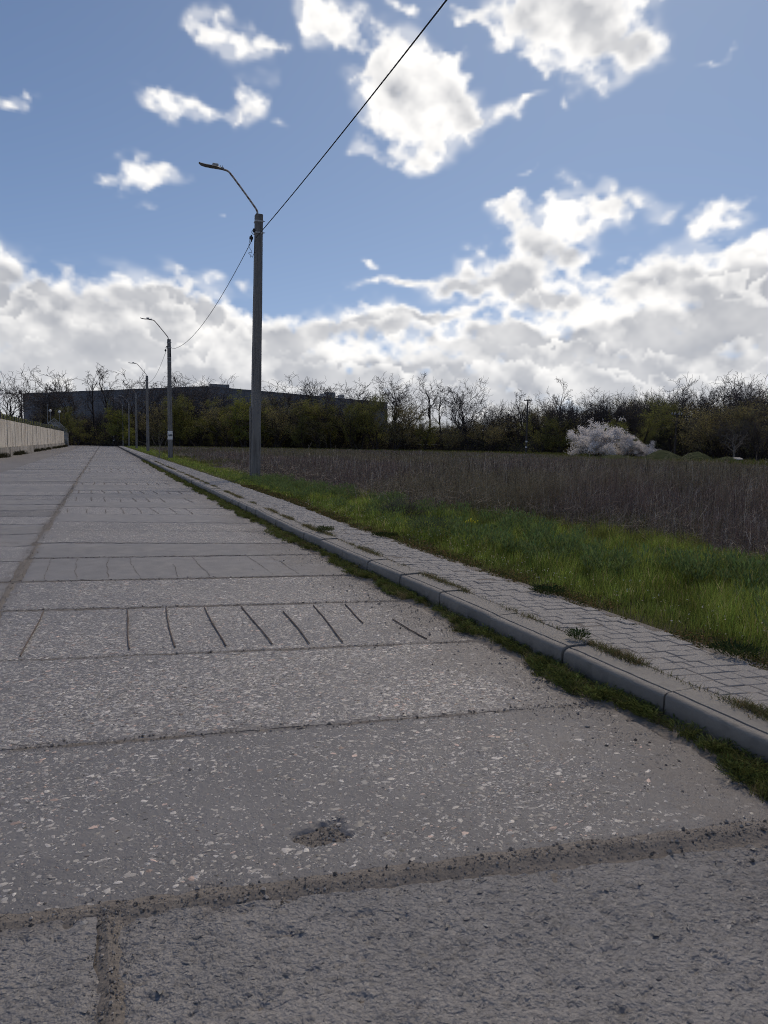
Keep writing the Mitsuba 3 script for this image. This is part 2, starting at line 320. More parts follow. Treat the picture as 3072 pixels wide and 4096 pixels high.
def soil_fn(p, n, uv):
    m = FBM(p.x * .35, p.y * .35, 1.0, 4); f = FBM(p.x * 9, p.y * 9, 3.0, 3)
    return MIX(mi.Color3f(.045, .047, .028), mi.Color3f(.075, .065, .052), m) * (.6 + .8 * f)
mat('soil', soil_fn, .95, lambda p, n, uv: FBM(p.x * 20, p.y * 20, 1.0, 3) * .03)
def field_fn(p, n, uv):
    r = dr.sqrt(p.x * p.x + p.y * p.y); m = FBM(p.x * .12, p.y * .12, 1.0, 4); f = FBM(p.x * 5, p.y * 5, 3.0, 3)
    return MIX(mi.Color3f(.085, .070, .060), mi.Color3f(.070, .078, .036), SS(.5, .68, m)) * (.6 + .7 * f)
mat('field_soil', field_fn, .95)
mat('turf', lambda p, n, uv: MIX(mi.Color3f(.034, .052, .014), mi.Color3f(.058, .064, .025), FBM(p.x * 1.2, p.y * 1.2, 1.0, 4)) * (.55 + .9 * FBM(p.x * 7, p.y * 7, 4.0, 3)), .95, lambda p, n, uv: FBM(p.x * 6, p.y * 6, 1.0, 3) * .2)

leafmat('grass_blade', .8)
leafmat('weed_leaf', .45)
vcol('dry_stem')
mat('bark', lambda p, n, uv: mi.Color3f(.036, .031, .030) * (.7 + .6 * N(p.x * 3, p.y * 3, p.z * 1.2)), .95)
mat('twig', (.11, .094, .085), .95)
mat('twig_dark', (.078, .067, .063), .95)
mat('twig_pale', (.17, .155, .135), .9)
for k, c in dict(leaf_dark=(.19, .20, .066), leaf_mid=(.22, .225, .062), leaf_yellow=(.23, .25, .06), leaf_brown=(.30, .27, .12), blossom=(.78, .76, .75), leaf_pale=(.13, .14, .07)).items():
    leafmat(k, .9, rgb=c)

# ------------------------------------------------------------------ ground, field, road
rng = np.random.default_rng(11)
def ground_mesh():
    ys = np.array([-300, -40, -5, 12, 40, 70, 110, 150, 185, 200, 400, 900, 3500.0])
    V = []
    for y in ys:
        b = float(bend(min(y, 200)))
        zr = -.14 if y < 186 else -.02
        row = [(-3500, 0), (-60, 0), (-9.4, 0), (-9.3, zr), (3.16 + b, zr), (3.2 + b, .10), (4.0 + b, .13), (6.5 + b, .12), (120, .10), (400, .10), (3500, .1)]
        V += [(x, y, z) for x, z in row]
    n = 11; F = [[i * n + j, i * n + j + 1, (i + 1) * n + j + 1, (i + 1) * n + j] for i in range(len(ys) - 1) for j in range(n - 1)]
    return np.array(V, float), tri(F)
setting('ground', ground_mesh(), 'soil')

def grid(xs, ys, zf):
    X, Y = np.meshgrid(xs, ys); V = np.stack([X, Y, zf(X, Y)], -1).reshape(-1, 3); n = len(xs)
    i, j = np.meshgrid(np.arange(len(ys) - 1), np.arange(n - 1), indexing='ij'); a = (i * n + j).ravel()
    return V, np.vstack([np.stack([a, a + 1, a + n + 1], 1), np.stack([a, a + n + 1, a + n], 1)])
def field_z(x, y):
    return .155 + .10 * (meshkit.fbm(np.stack([x * .16, y * .16, x * 0], -1), 3, 5) - .5) + .35 * np.clip((x - 60) / 60, 0, 1)
fx = np.concatenate([np.linspace(6.6, 30, 50), np.linspace(31, 125, 60)]); fy = np.concatenate([np.linspace(-6, 30, 60), np.linspace(32, 215, 70)])
def field_mesh():
    V, F = grid(fx, fy, field_z)
    V[:, 0] += bend(np.minimum(V[:, 1], 200)) * np.clip(1 - (V[:, 0] - 6.6) / 60, 0, 1)
    return V, F
setting('field', field_mesh(), 'field_soil')

# the road: a bed of sand, on it precast slabs in two lanes, the seams between them filled with sand
def bed_z(x, y):
    q = np.stack([x, y, x * 0], -1)
    edge = np.clip((x - bend(y) - 2.75) / .35, 0, 1)
    ln = [(2.65, -.1514), (4.09, -.1457), (5.73, -.18), (7.41, -.20), (8.89, -.1886), (10.61, -.197), (12.18, -.294)]
    d = np.min([np.abs(y - (a + (x + .85) * k)) for a, k in ln], 0); d = np.minimum(d, np.abs(x - bend(y) + .91))
    seam = np.exp(-(d / .07) ** 2); d0 = np.abs(y + .034 - (2.65 - (x + .85) * .1514))
    j0 = np.maximum(np.exp(-(d0 / .05) ** 2), np.exp(-(x / .04) ** 2) * (y < 2.55)); n3 = meshkit.fbm(q * 7, 2, 12)
    return -.016 + .0165 * np.maximum(seam, j0) + .0058 * j0 + .007 * j0 * (n3 - .3) + (.002 + .007 * j0) * (meshkit.fbm(q * 22, 2, 10) - .5) + .035 * edge * edge
def road_mesh():
    a = grid(np.linspace(-1.6, 3.12, 190), np.concatenate([np.linspace(.4, 9, 340)]), bed_z)
    b = grid(np.linspace(-4.7, 3.12, 40), np.linspace(9, 190, 300), bed_z); b[0][:, 0] += bend(b[0][:, 1]) * (b[0][:, 0] > -4.6)
    c = grid(np.linspace(-4.7, -1.6, 12), np.linspace(.4, 9, 12), bed_z)
    d = grid(np.linspace(-4.7, 3.12, 10), np.linspace(-8, .4, 10), bed_z)
    return join([a, b, c, d])
road = setting('road', road_mesh(), 'sand')
def lane_mesh():
    V, F = grid(np.linspace(0, 1, 6), np.linspace(-8, 205, 60), lambda x, y: x * 0 - .004)
    left = -8.05 + np.clip(V[:, 1] - 60, 0, 120) * .0105
    V[:, 0] = left * (1 - V[:, 0]) + (-4.42 + bend(V[:, 1])) * V[:, 0]
    return V, F
setting('side_lane', lane_mesh(), 'asphalt')
setting('road_end', grid(np.linspace(-17, 4.4, 12), np.linspace(189, 207, 8), lambda x, y: x * 0 - .008), 'slab_smooth')

POT = np.array([.83, 2.70])
def slab_mesh(xl, xr, f0, f1, nx, ny, seed, ragged=.03, rough=0.0, pot=False):
    "a slab between the lines y = f0(x) and y = f1(x)"
    u, v = np.meshgrid(np.linspace(0, 1, nx), np.linspace(0, 1, ny))
    edge = lambda t, k: (meshkit.fbm(np.stack([t * 1.0, t * 0 + seed, t * 0 + k], -1), 4, 3) - .5)
    xa = xl + ragged * 2.2 * edge(v * 9, 1.5) ; xb = xr + ragged * 4.0 * edge(v * 8, 2.5)
    X = xa * (1 - u) + xb * u
    gap = .006 if seed < 104 or seed in (701, 702) else .010 if seed < 109 else .020
    Y0 = f0(X) + gap + ragged * 1.1 * edge(X * 5, 3.5); Y1 = f1(X) - gap + ragged * 1.1 * edge(X * 5, 4.5)
    Y = Y0 * (1 - v) + Y1 * v
    q = np.stack([X, Y, X * 0], -1)
    r = np.random.default_rng(seed)
    Z = r.uniform(-.003, .004) + r.uniform(-.004, .004) * (u - .5) + r.uniform(-.004, .004) * (v - .5) + .006 * (meshkit.fbm(q * 1.3, 3, 21) - .5)
    Z = Z + .0035 * (meshkit.fbm(q * 9, 3, 22) - .5)
    if rough: Z = Z + rough * (meshkit.fbm(q * np.array([26, 38, 1]), 3, 23) - .5) - rough * 1.3 * np.clip(meshkit.fbm(q * np.array([16, 24, 1]), 3, 24) - .58, 0, 1) * 3
    e = np.minimum(np.minimum(u, 1 - u) * (xr - xl), np.minimum(v, 1 - v) * 1.46)
    Z = Z - .018 * np.clip(1 - e / .05, 0, 1) * np.clip(meshkit.fbm(q * 12, 3, 25) - .36, 0, 1)
    if pot:
        rr = np.hypot((X - POT[0]) / 1.25, (Y - POT[1]) / .8) + .06 * (meshkit.fbm(q * 14, 3, 26) - .5) * 2
        Z = Z - .030 * np.clip(1 - (rr - .06) / .05, 0, 1)
    V = np.stack([X, Y, Z], -1).reshape(-1, 3)
    i, j = np.meshgrid(np.arange(ny - 1), np.arange(nx - 1), indexing='ij'); a = (i * nx + j).ravel()
    F = np.vstack([np.stack([a, a + 1, a + nx + 1], 1), np.stack([a, a + nx + 1, a + nx], 1)])
    rim = np.concatenate([np.arange(nx), np.arange(2 * nx - 1, nx * ny, nx), np.arange(nx * ny - 2, nx * (ny - 1) - 1, -1), np.arange(nx * (ny - 2), 0, -nx)])
    lowv = V[rim].copy(); lowv[:, 2] = -.09; m = len(V); k = len(rim); s = np.arange(k); t = (s + 1) % k; c = m + k     # the skirt has a rim of its own: a crisp arris
    F = np.vstack([F, np.stack([m + s, c + s, c + t], 1), np.stack([m + s, c + t, m + t], 1)])
    return np.vstack([V, V[rim], lowv]), F

line = lambda xa, ya, xb, yb: (lambda x: ya + (np.asarray(x) - xa) * (yb - ya) / (xb - xa))
S = .988
J = [line(-.85, 2.65, 2.65, 2.12), line(-.85, 4.09, 2.65, 3.58), line(-.85, 5.73, 2.65, 5.10), line(-.85, 7.41, 2.65, 6.71), line(-.85, 8.89, 2.65, 8.23),
     line(-.85, 10.61, 2.65, 9.92), line(-.85, 12.18, 2.65, 11.15), line(-.85, 13.8, 2.65, 12.8), line(-.85, 15.3, 2.65, 14.15), line(-.85, 17.0, 2.65, 15.8), line(-.85, 18.75, 2.65, 17.3)]
while True:
    y = float(J[-1](-.85)) + 1.50
    if y > 187: break
    J.append(line(-.85, y, 2.65, y - 1.25 + min(.9, (y - 18) * .02)))
KIND = ['plain', 'chips', 'chips_bars', 'chips', 'smooth_cracks', 'smooth', 'chips', 'chips', 'smooth', 'pale_cracks', 'smooth', 'pale_cracks', 'smooth', 'pale_cracks', 'smooth', 'smooth', 'pale_cracks']
chip_jobs, slabs = [], []
fine_rows = 3
for i in range(len(J) - 1):
    yc = float(J[i](.9)); b = float(bend(yc))
    kind = KIND[i] if i < len(KIND) else ['smooth', 'chips', 'smooth', 'pale_cracks', 'smooth'][(i * 7 + i // 3) % 5]
    nx, ny = ((300, 130) if i == 0 else (140, 60)) if i < 4 else ((60, 14) if i < 9 else (16, 4) if i < 24 else (6, 3))
    m = {'plain': 'slab_plain', 'chips': 'slab_chips', 'chips_bars': 'slab_chips', 'pale_cracks': 'slab_pale'}.get(kind, 'slab_smooth')
    xr = [2.93, 2.90, 2.95, 2.88, 2.93, 2.9, 2.94][i % 7]
    k = obj('slab', slab_mesh(-.86 + b + .03 * ((i * 5) % 3 - 1), xr + b, lambda x, f=J[i], b=b: f(x - b), lambda x, f=J[i + 1], b=b: f(x - b), nx, ny, 100 + i, .03, 0, i == 0), m, road, smooth=True)
    slabs.append(k)
    if i < 9 and kind.startswith(('plain', 'chips')): chip_jobs.append((k, i, -.82 + b, xr - .03 + b, J[i], J[i + 1], kind))
    if kind.endswith('cracks') and i < 26:
        r = np.random.default_rng(300 + i)
        for xc in np.arange(-.62, 2.5, .365):
            if r.random() < .12: continue
            x = xc + b + r.uniform(-.03, .03); t = np.linspace(.06, .94 if r.random() < .8 else .6, 14)
            xs = x + .02 * np.cumsum(r.normal(0, .35, 14)) - .03 * t
            ya, yb = J[i](xs - b), J[i + 1](xs - b); ys = ya + (yb - ya) * t
            w = (.0038 + .0008 * max(0, yc - 8)) * r.uniform(.3, 1.3, 14)
            L = np.stack([xs - w, ys, xs * 0 + .0075], 1); Rr = np.stack([xs + w, ys, xs * 0 + .0075], 1)
            V = np.vstack([L, Rr]); n = 14; a = np.arange(n - 1)
            obj('crack', (V, np.vstack([np.stack([a, a + n, a + n + 1], 1), np.stack([a, a + n + 1, a + 1], 1)])), 'crack_dirt', k)
# the front row, worn rough, with a sand seam between its two slabs
fr = lambda x: np.asarray(x) * 0 + .55
obj('slab', slab_mesh(-3.4, -.035, fr, lambda x: J[0](x) - .055, 260, 150, 701, .03, .013), 'slab_rough', road, smooth=True, label='rough worn slab at the bottom left, left of the sand seam')
obj('slab', slab_mesh(.03, 3.02, fr, lambda x: J[0](x) - .06 - .03 * np.clip(np.asarray(x), 0, 3), 300, 150, 702, .03, .013), 'slab_rough', road, smooth=True, label='rough worn slab at the bottom right, in front of the chip-studded slabs')
# dark stones bedded in the two rough slabs
for kk, (x0, x1, n) in zip([k for k in scene if k.startswith('road__slab')][-2:], ((-1.7, -.07, 3600), (.07, 3.0, 7600))):
    rough_jobs = globals().setdefault('rough_jobs', []); rough_jobs.append((kk, x0, x1, n))
# left lane
y = 1.4
row = 0
while y < 187:
    b = float(bend(y)); sl = -.27
    f0 = lambda x, y=y, b=b: y + (np.asarray(x) - b + .95) * sl * .5; f1 = lambda x, y=y, b=b: y + 1.48 + (np.asarray(x) - b + .95) * sl * .5
    kind = ['slab_smooth', 'slab_pale', 'slab_chips', 'slab_smooth', 'slab_plain', 'slab_pale'][(row * 5 + row // 4) % 6]
    obj('slab', slab_mesh(-4.42 + b, -.925 + b - .015 * (row % 3), f0, f1, 30 if y < 25 else 6, 8 if y < 25 else 3, 900 + row, .04), kind, road, smooth=True)
    y += 1.50; row += 1

# stone chips standing out of the worn slabs
def chip_mesh(rng, P, size, z):
    n = len(P); K = 6
    ang = (np.arange(K)[None] + rng.uniform(-.35, .35, (n, K))) * 2 * np.pi / K
    rad = size[:, None] * rng.uniform(.55, 1.15, (n, K))
    st = rng.uniform(.22, .85, n); th = rng.normal(0, .6, n)
    x, y_ = np.cos(ang) * rad, np.sin(ang) * rad * st[:, None]
    X = x * np.cos(th)[:, None] - y_ * np.sin(th)[:, None]; Y = x * np.sin(th)[:, None] + y_ * np.cos(th)[:, None]
    rimv = np.stack([P[:, :1] + X, P[:, 1:2] + Y, (z[:, None] + rng.uniform(-.0012, .0012, (n, K)))], -1)
    mid = np.stack([P[:, 0], P[:, 1], z + np.clip(size * .22, .0012, .0035)], -1)[:, None] + rng.normal(0, 1, (n, 1, 3)) * size[:, None, None] * np.array([.2, .15, 0])
    V = np.concatenate([rimv, mid], 1).reshape(-1, 3); j = np.arange(K); k = (j + 1) % K
    q = np.stack([j, k, j * 0 + K], 1)
    return V, (np.arange(n)[:, None, None] * (K + 1) + q[None]).reshape(-1, 3), K + 1
for key, i, xl, xr, f0, f1, kind in chip_jobs:
    r = np.random.default_rng(500 + i); b = float(bend(float(f0(.9))))
    n = [60000, 56000, 40000, 30000, 0, 0, 13000, 11000, 0][i]
    u = r.uniform(0, 1, n); x = xl + (xr - xl) * u; t = r.uniform(.03, .97, n)
    P = np.stack([x, f0(x - b) * (1 - t) + f1(x - b) * t + .0], 1)
    dens = meshkit.fbm(np.stack([P[:, 0] * 1.7, P[:, 1] * 1.7, x * 0 + i], -1), 3, 61)
    keep = r.uniform(0, 1, n) < np.clip((dens - (.18 if i else .22)) * 2.6, .30, 1) * np.clip((2.75 + .35 * (dens - .5) * 4 - x + b) / .6, .04, 1)
    if i == 0: keep &= np.hypot((P[:, 0] - POT[0]) / 1.3, (P[:, 1] - POT[1]) / .85) > .105
    P = P[keep]; n = len(P)
    size = np.clip(r.lognormal(-5.55 if i == 0 else -5.1, .66, n), .0018, .026) * (1.0 if i < 5 else 1.15)
    mesh = scene[key]; v = meshkit.WRITTEN[mesh['filename']][0]
    from scipy.spatial import cKDTree
    top = v[v[:, 2] > -.05]; z = top[cKDTree(top[:, :2]).query(P)[1], 2]
    V, F, k = chip_mesh(r, P, size, z.astype(float))
    g = (.19 + .38 * r.random(n) ** 1.1)[:, None] * np.array([1.0, .955, .89])[None] ; pink = r.random(n) < .08; g[pink] = g[pink] * np.array([1.05, .85, .78])
    dark = r.random(n) < .12; g[dark] *= .4
    obj('aggregate', (V, F), 'aggregate', key, color=np.repeat(g, k, 0), kind='stuff', label='pale stone chips showing in the worn concrete')

for kk, x0, x1, n in rough_jobs:
    r = np.random.default_rng(n); P = np.stack([r.uniform(x0, x1, n), r.uniform(.7, 2.6, n)], 1); P = P[P[:, 1] < J[0](P[:, 0]) - .09 - .03 * np.clip(P[:, 0], 0, 3)]; n = len(P)
    v = meshkit.WRITTEN[scene[kk]['filename']][0]; top = v[v[:, 2] > -.05]; z = top[cKDTree(top[:, :2]).query(P)[1], 2].astype(float)
    size = np.clip(r.lognormal(-4.75, .55, n), .003, .022); V, F, k = chip_mesh(r, P, size, z - .0006)
    g = r.uniform(.105, .150, n)[:, None] * np.array([1.0, 1.0, 1.03]); pale = r.random(n) < .05; g[pale] = .21
    obj('aggregate', (V, F), 'aggregate', kk, color=np.repeat(g, k, 0), kind='stuff', label='dark stones bedded in the worn concrete')

# bare reinforcing bars in the third slab
BARS = [(-.50, 7.26, -.56, 5.80), (.23, 7.10, .20, 5.72), (.58, 7.04, .53, 5.66), (.94, 6.97, .91, 5.57), (1.29, 6.90, 1.27, 5.51), (1.63, 6.57, 1.56, 5.42), (1.97, 6.72, 1.83, 5.37), (2.28, 6.66, 2.20, 5.9), (2.50, 5.95, 2.52, 5.25)]
for k, (x0, y0, x1, y1) in enumerate(BARS):
    r = np.random.default_rng(40 + k); t = np.linspace(0, 1, 12)
    p = np.stack([x0 + (x1 - x0) * t + .006 * np.sin(t * 5 + k), y0 + (y1 - y0) * t, .0055 + .004 * r.random(12)], 1)
    obj('reinforcing_bar', pipe(p, .0055, 7), 'rust_bar', road, smooth=True)
    w = .0045 * r.uniform(.1, 2.0, 12); L = p - np.stack([w, w * 0, w * 0], 1); Rr = p + np.stack([w, w * 0, w * 0], 1); L[:, 2] = Rr[:, 2] = .0068
    a = np.arange(11)
    obj('crack', (np.vstack([L, Rr]), np.vstack([np.stack([a, a + 12, a + 13], 1), np.stack([a, a + 13, a + 1], 1)])), 'crack_dirt', slabs[2])

# loose grit along the seams, in the gutter and in the hole
def pebbles(rng, P, size, z):
    n = len(P); o = np.array([[1, 0, 0], [-1, 0, 0], [0, 1, 0], [0, -1, 0], [0, 0, 1], [0, 0, -1.0]])
    f = np.array([[0, 2, 4], [2, 1, 4], [1, 3, 4], [3, 0, 4], [2, 0, 5], [1, 2, 5], [3, 1, 5], [0, 3, 5]])
    th = rng.uniform(0, 6.28, n); c, s = np.cos(th)[:, None], np.sin(th)[:, None]
    v = o[None] * rng.uniform(.55, 1.2, (n, 6, 1)) * size[:, None, None] * np.array([1.1, .85, .7])
    X = v[..., 0] * c - v[..., 1] * s; Y = v[..., 0] * s + v[..., 1] * c
    V = np.stack([P[:, :1] + X, P[:, 1:2] + Y, z[:, None] + v[..., 2] + size[:, None] * .35], -1).reshape(-1, 3)
    return V, (np.arange(n)[:, None, None] * 6 + f[None]).reshape(-1, 3)
def scatter():
    r = np.random.default_rng(77); P = []
    n = 6500; x = r.uniform(-1.2, 2.95, n); P.append(np.stack([x, J[0](x) - .045 + r.normal(0, .05, n)], 1))       # first seam
    n = 1300; P.append(np.stack([r.normal(0, .04, n), r.uniform(1.7, 2.5, n)], 1))
    n = 700; a = r.uniform(0, 6.28, n); q = .11 * np.sqrt(r.random(n)); P.append(POT + np.stack([1.25 * q * np.cos(a), .8 * q * np.sin(a)], 1))
    for j in (1, 2, 3, 4, 5):
        n = 2600; x = r.uniform(-.9, 2.9, n); P.append(np.stack([x, J[j](x) + r.normal(0, .028, n)], 1))
    n = 16000; y = 1.2 + 12 * r.random(n) ** 1.5; P.append(np.stack([2.95 - np.abs(r.normal(0, .26, n)), y], 1))       # gutter
    n = 4500; y = 5 + 22 * r.random(n) ** 1.4; P.append(np.stack([bend(y) - .91 + r.normal(0, .055, n), y], 1))
    n = 1600; y = 1.3 + 9 * r.random(n); P.append(np.stack([2.9 - np.abs(r.normal(0, .5, n)), y], 1))
    n = 500; P.append(np.stack([r.uniform(-1, 2.9, n), r.uniform(1.2, 9, n)], 1))
    P = np.vstack(P); n = len(P)
    size = np.clip(r.lognormal(-6.15, .6, n), .0012, .013) * (1 + .03 * np.clip(P[:, 1] - 4, 0, 30)); big = r.random(n) < .003; size[big] = r.uniform(.008, .017, big.sum())
    z = bed_z(P[:, 0], P[:, 1]); on = (np.abs(P[:, 1] - J[0](P[:, 0]) + .045) > .07) & (P[:, 0] < 2.9) & (P[:, 1] > .5); z = np.where(on, np.maximum(z, .002), z)
    hole = np.hypot((P[:, 0] - POT[0]) / 1.25, (P[:, 1] - POT[1]) / .8) < .115; z = np.where(hole, -.0115, z)
    V, F = pebbles(r, P, size, z)
    g = (r.uniform(.15, .36, n)[:, None] * np.array([1.0, .93, .85])); g[r.random(n) < .25] *= .5
    return V, F, np.repeat(g, 6, 0)
V, F, C = scatter()
stuff('gravel', 'loose grit and small stones along the slab seams, in the hole and in the gutter', 'gravel', (V, F), 'stone_chip', color=C)
a = np.linspace(0, 2 * np.pi, 40, endpoint=False)
V = np.vstack([[[POT[0], POT[1], -.013]], np.stack([POT[0] + .2 * np.cos(a), POT[1] + .14 * np.sin(a), a * 0 - .013], 1)])
obj('pothole_sand', (V, np.stack([np.zeros(40, int), 1 + np.arange(40), 1 + (np.arange(40) + 1) % 40], 1)), 'sand', slabs[0])

# ------------------------------------------------------------------ kerb and brick pavement
kerb = 'kerb'; labels[kerb] = {'kind': 'structure'}
def kerb_stone(y0, r, detail):
    x = 3.10 + float(bend(y0)); n = 7 if detail else 2
    prof = [(-.006, -.14), (.0, .10)]
    for a in np.linspace(0, 1, n): prof.append((.002 + .032 * (1 - math.cos(a * math.pi / 2)), .142 + .030 * math.sin(a * math.pi / 2)))
    if detail: prof += [(.056, .1735), (.059, .160), (.066, .160), (.069, .176)]
    prof += [(.268, .178), (.273, .170), (.273, -.12)]
    prof = np.array(prof); prof[:, 0] += x; ym = [0, .004, .012, *np.linspace(.04, .96, 22), .988, .996, 1.0] if detail else [0, .5, 1.0]
    V = []
    for t in ym:
        q = prof.copy(); g = .006 if t in (0, 1.0) and detail else 0
        c = q.mean(0); q = c + (q - c) * (1 - g * 2); V += [(a, y0 + .008 + t * .984, b) for a, b in q]
    V = np.array(V); k = len(prof); F = [[i * k + j, i * k + (j + 1) % k, (i + 1) * k + (j + 1) % k, (i + 1) * k + j] for i in range(len(ym) - 1) for j in range(k)]
    F = [list(f) for f in tri(F)]
    c0 = len(V); V = np.vstack([V, V[:k].mean(0), V[-k:].mean(0)]); e = (len(ym) - 1) * k
    for j in range(k): F += [[c0, (j + 1) % k, j], [c0 + 1, e + j, e + (j + 1) % k]]
    if detail:
        q = V * 14; wob = meshkit.fbm(q, 3, 71)[:, None] - .5; fine = meshkit.fbm(V * 55, 2, 72)[:, None] - .5
        V[:c0] += ((wob * .006 + fine * .003) * np.array([[1, 0, 1.0]]))[:c0]
        t = (V[:, 1] - y0 - .008) / .984; end = np.minimum(t, 1 - t); rim = (V[:, 0] < x + .07) & (V[:, 2] > .09) & (end < .05)
        V[rim] -= (np.array([[-.014, 0, .016]]) * (np.clip(meshkit.fbm(V * np.array([[1, 1, 1]]) * 9 + 3, 2, 73) - .45, 0, 1) * 3 * (1 - end / .05))[:, None])[rim]
    th = r.normal(0, .010); d = V[:, 1] - y0 - .5
    V[:, 0] += d * th + r.normal(0, .005) + bend(V[:, 1]) - float(bend(y0)); V[:, 2] += d * r.normal(0, .009) + r.normal(0, .006)
    return V, np.array(F)
r = np.random.default_rng(5)
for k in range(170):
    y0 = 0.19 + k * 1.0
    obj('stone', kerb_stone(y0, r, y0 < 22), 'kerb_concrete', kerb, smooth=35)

pv = setting('pavement', (lambda V, F: (V + np.stack([bend(V[:, 1]), V[:, 0] * 0, V[:, 0] * 0], 1), F))(*grid(np.array([3.33, 3.7, 4.0, 4.2]), np.linspace(0, 190, 120), lambda x, y: x * 0 + .1612)), 'sand')
r = np.random.default_rng(6)
far, count, y = [], 0, 0.3
def paver_mesh(x0, x1, y0, y1, z, r, sk=-.15):
    c = .006; P = []
    for (zz, ins) in ((z - .05, 0), (z - .004, 0), (z, c)):
        for (a, b) in ((x0 + ins, y0 + ins), (x1 - ins, y0 + ins), (x1 - ins, y1 - ins), (x0 + ins, y1 - ins)): P.append((a, b + sk * (a - 3.4), zz))
    P = np.array(P); P[8:, 2] += r.normal(0, .0012, 4); P[:, 0] += bend(P[:, 1])
    F = [[8, 9, 10, 11]] + [[i * 4 + j, i * 4 + (j + 1) % 4, i * 4 + 4 + (j + 1) % 4, i * 4 + 4 + j] for i in range(2) for j in range(4)]
    return P, tri(F)
while y < 75:
    x = 3.385 + r.uniform(0, .02); end = 4.10 + .06 * (meshkit.fbm(np.array([[y * .7, 0, 0.]]), 2, 4)[0] - .5) + r.uniform(-.045, .045)
    if y > 11: end += .25 * min(1, (y - 11) / 6)
    while x < end - .03:
        w = r.choice([.08, .12, .12, .16, .20, .20]); x1 = min(x + w, end)
        m = paver_mesh(x + .0028, x1 - .0028, y + .0028, y + .1222, .166 + r.normal(0, .002), r)
        if 1.8 < y and count < 300: obj('paver', m, 'paver', pv); count += 1
        else: far.append(m)
        x = x1
    y += .125
obj('far_paver', join(far), 'paver', pv, kind='stuff')
obj('far_paver', grid(np.array([3.4, 4.35]), np.linspace(75, 188, 40), lambda x, y: x * 0 + .164) if False else (lambda V, F: (V + np.stack([bend(V[:, 1]), V[:, 0] * 0, V[:, 0] * 0], 1), F))(*grid(np.array([3.4, 4.3]), np.linspace(75, 188, 40), lambda x, y: x * 0 + .164)), 'paver', pv, kind='stuff')

# ------------------------------------------------------------------ grass and weeds
def tint(r, n, base, var=.25, alt=None, pa=0.0, k=1):
    c = np.array(base)[None] * r.uniform(1 - var, 1 + var, (n, 1)) * r.uniform(.9, 1.1, (n, 3))
    if alt is not None:
        m = r.random(n) < pa; c[m] = np.array(alt)[None] * r.uniform(1 - var, 1 + var, (m.sum(), 1))
    return np.repeat(c, k, 0)
EDGE = np.array([(0, 7.0), (3, 7.0), (5.5, 7.1), (7, 7.4), (8.2, 7.7), (10.2, 7.2), (12.5, 7.0), (14, 6.4), (21, 6.5), (28, 6.2), (60, 6.4), (100, 7.4), (185, 9.0)])
def weed_edge(y): return np.interp(y, EDGE[:, 0], EDGE[:, 1]) + .9 * (meshkit.fbm(np.stack([y * .7, y * 0, y * 0], -1), 3, 8) - .5)
def verge_grass():
    r = np.random.default_rng(21); V, F, C, n0 = [], [], [], 0
    for y0, y1, dens, wk in ((.3, 5, 4300, .0040), (5, 9, 3000, .0050), (9, 16, 1500, .0075), (16, 30, 620, .012), (30, 60, 230, .020), (60, 120, 70, .035), (120, 188, 30, .05)):
        n = int(dens * (y1 - y0) * 5.0); y = r.uniform(y0, y1, n); x = 4.08 + bend(y) + (.22 * np.clip((y - 11) / 6, 0, 1)) + r.uniform(0, 1, n) * 5.0
        q = np.stack([x, y, x * 0], -1); cl = meshkit.fbm(q * 1.6, 3, 31); big = meshkit.fbm(q * .45, 3, 32)
        e = weed_edge(y); d = x - 4.08 - bend(y) - .22 * np.clip((y - 11) / 6, 0, 1)
        keep = (x < e + .2 + 3.4 * (meshkit.fbm(q * .8, 3, 38) - .45)) & (r.random(n) < np.clip(.25 + d * 1.6, 0, 1) * np.clip(.35 + 1.5 * cl, 0, 1))
        x, y, cl, big, d, e = (t[keep] for t in (x, y, cl, big, d, e)); n = len(x)
        tf = meshkit.fbm(np.stack([x * 4.5, y * 4.5, x * 0], -1), 2, 37); h = (.045 + .20 * np.clip((d - .14) / .6, 0, 1) * (.20 + .7 * cl + 1.1 * (tf - .38))) * r.uniform(.6, 1.3, n)
        h *= 1 - .35 * np.clip((y - 12) / 10, 0, 1)
        w = wk * r.uniform(.7, 1.5, n)
        v, f = blades(r, np.stack([x, y, x * 0 + .13], 1), h, w, r.uniform(.05, .40, n))
        c = tint(r, n, (.185, .235, .054), .38, (.36, .31, .17), .07)
        c = c * (.35 + 1.3 * tf)[:, None] * np.where(r.random(n) < .10, 1.5, 1.0)[:, None]
        c = c * (1 - .25 * SSn(.45, .6, big))[:, None] + np.array([.095, .16, .055]) * (.25 * SSn(.45, .6, big))[:, None]
        mat_ = np.clip(1 - d / (.25 + .35 * cl), 0, 1)[:, None] * .85 + .5 * np.clip(1 - (e - x) / .6, 0, 1)[:, None] * .6
        c = c * (1 - mat_) + np.array([.185, .155, .065]) * mat_
        V.append(v); F.append(f + n0); C.append(np.repeat(c, 5, 0)); n0 += len(v)
    return np.vstack(V), np.vstack(F), np.vstack(C)
def SSn(a, b, x):
    t = np.clip((x - a) / (b - a), 0, 1); return t * t * (3 - 2 * t)
V, F, C = verge_grass()
stuff('verge_grass', 'bright green spring grass growing between the brick pavement and the dry weeds', 'grass', (V, F), 'grass_blade', color=C)

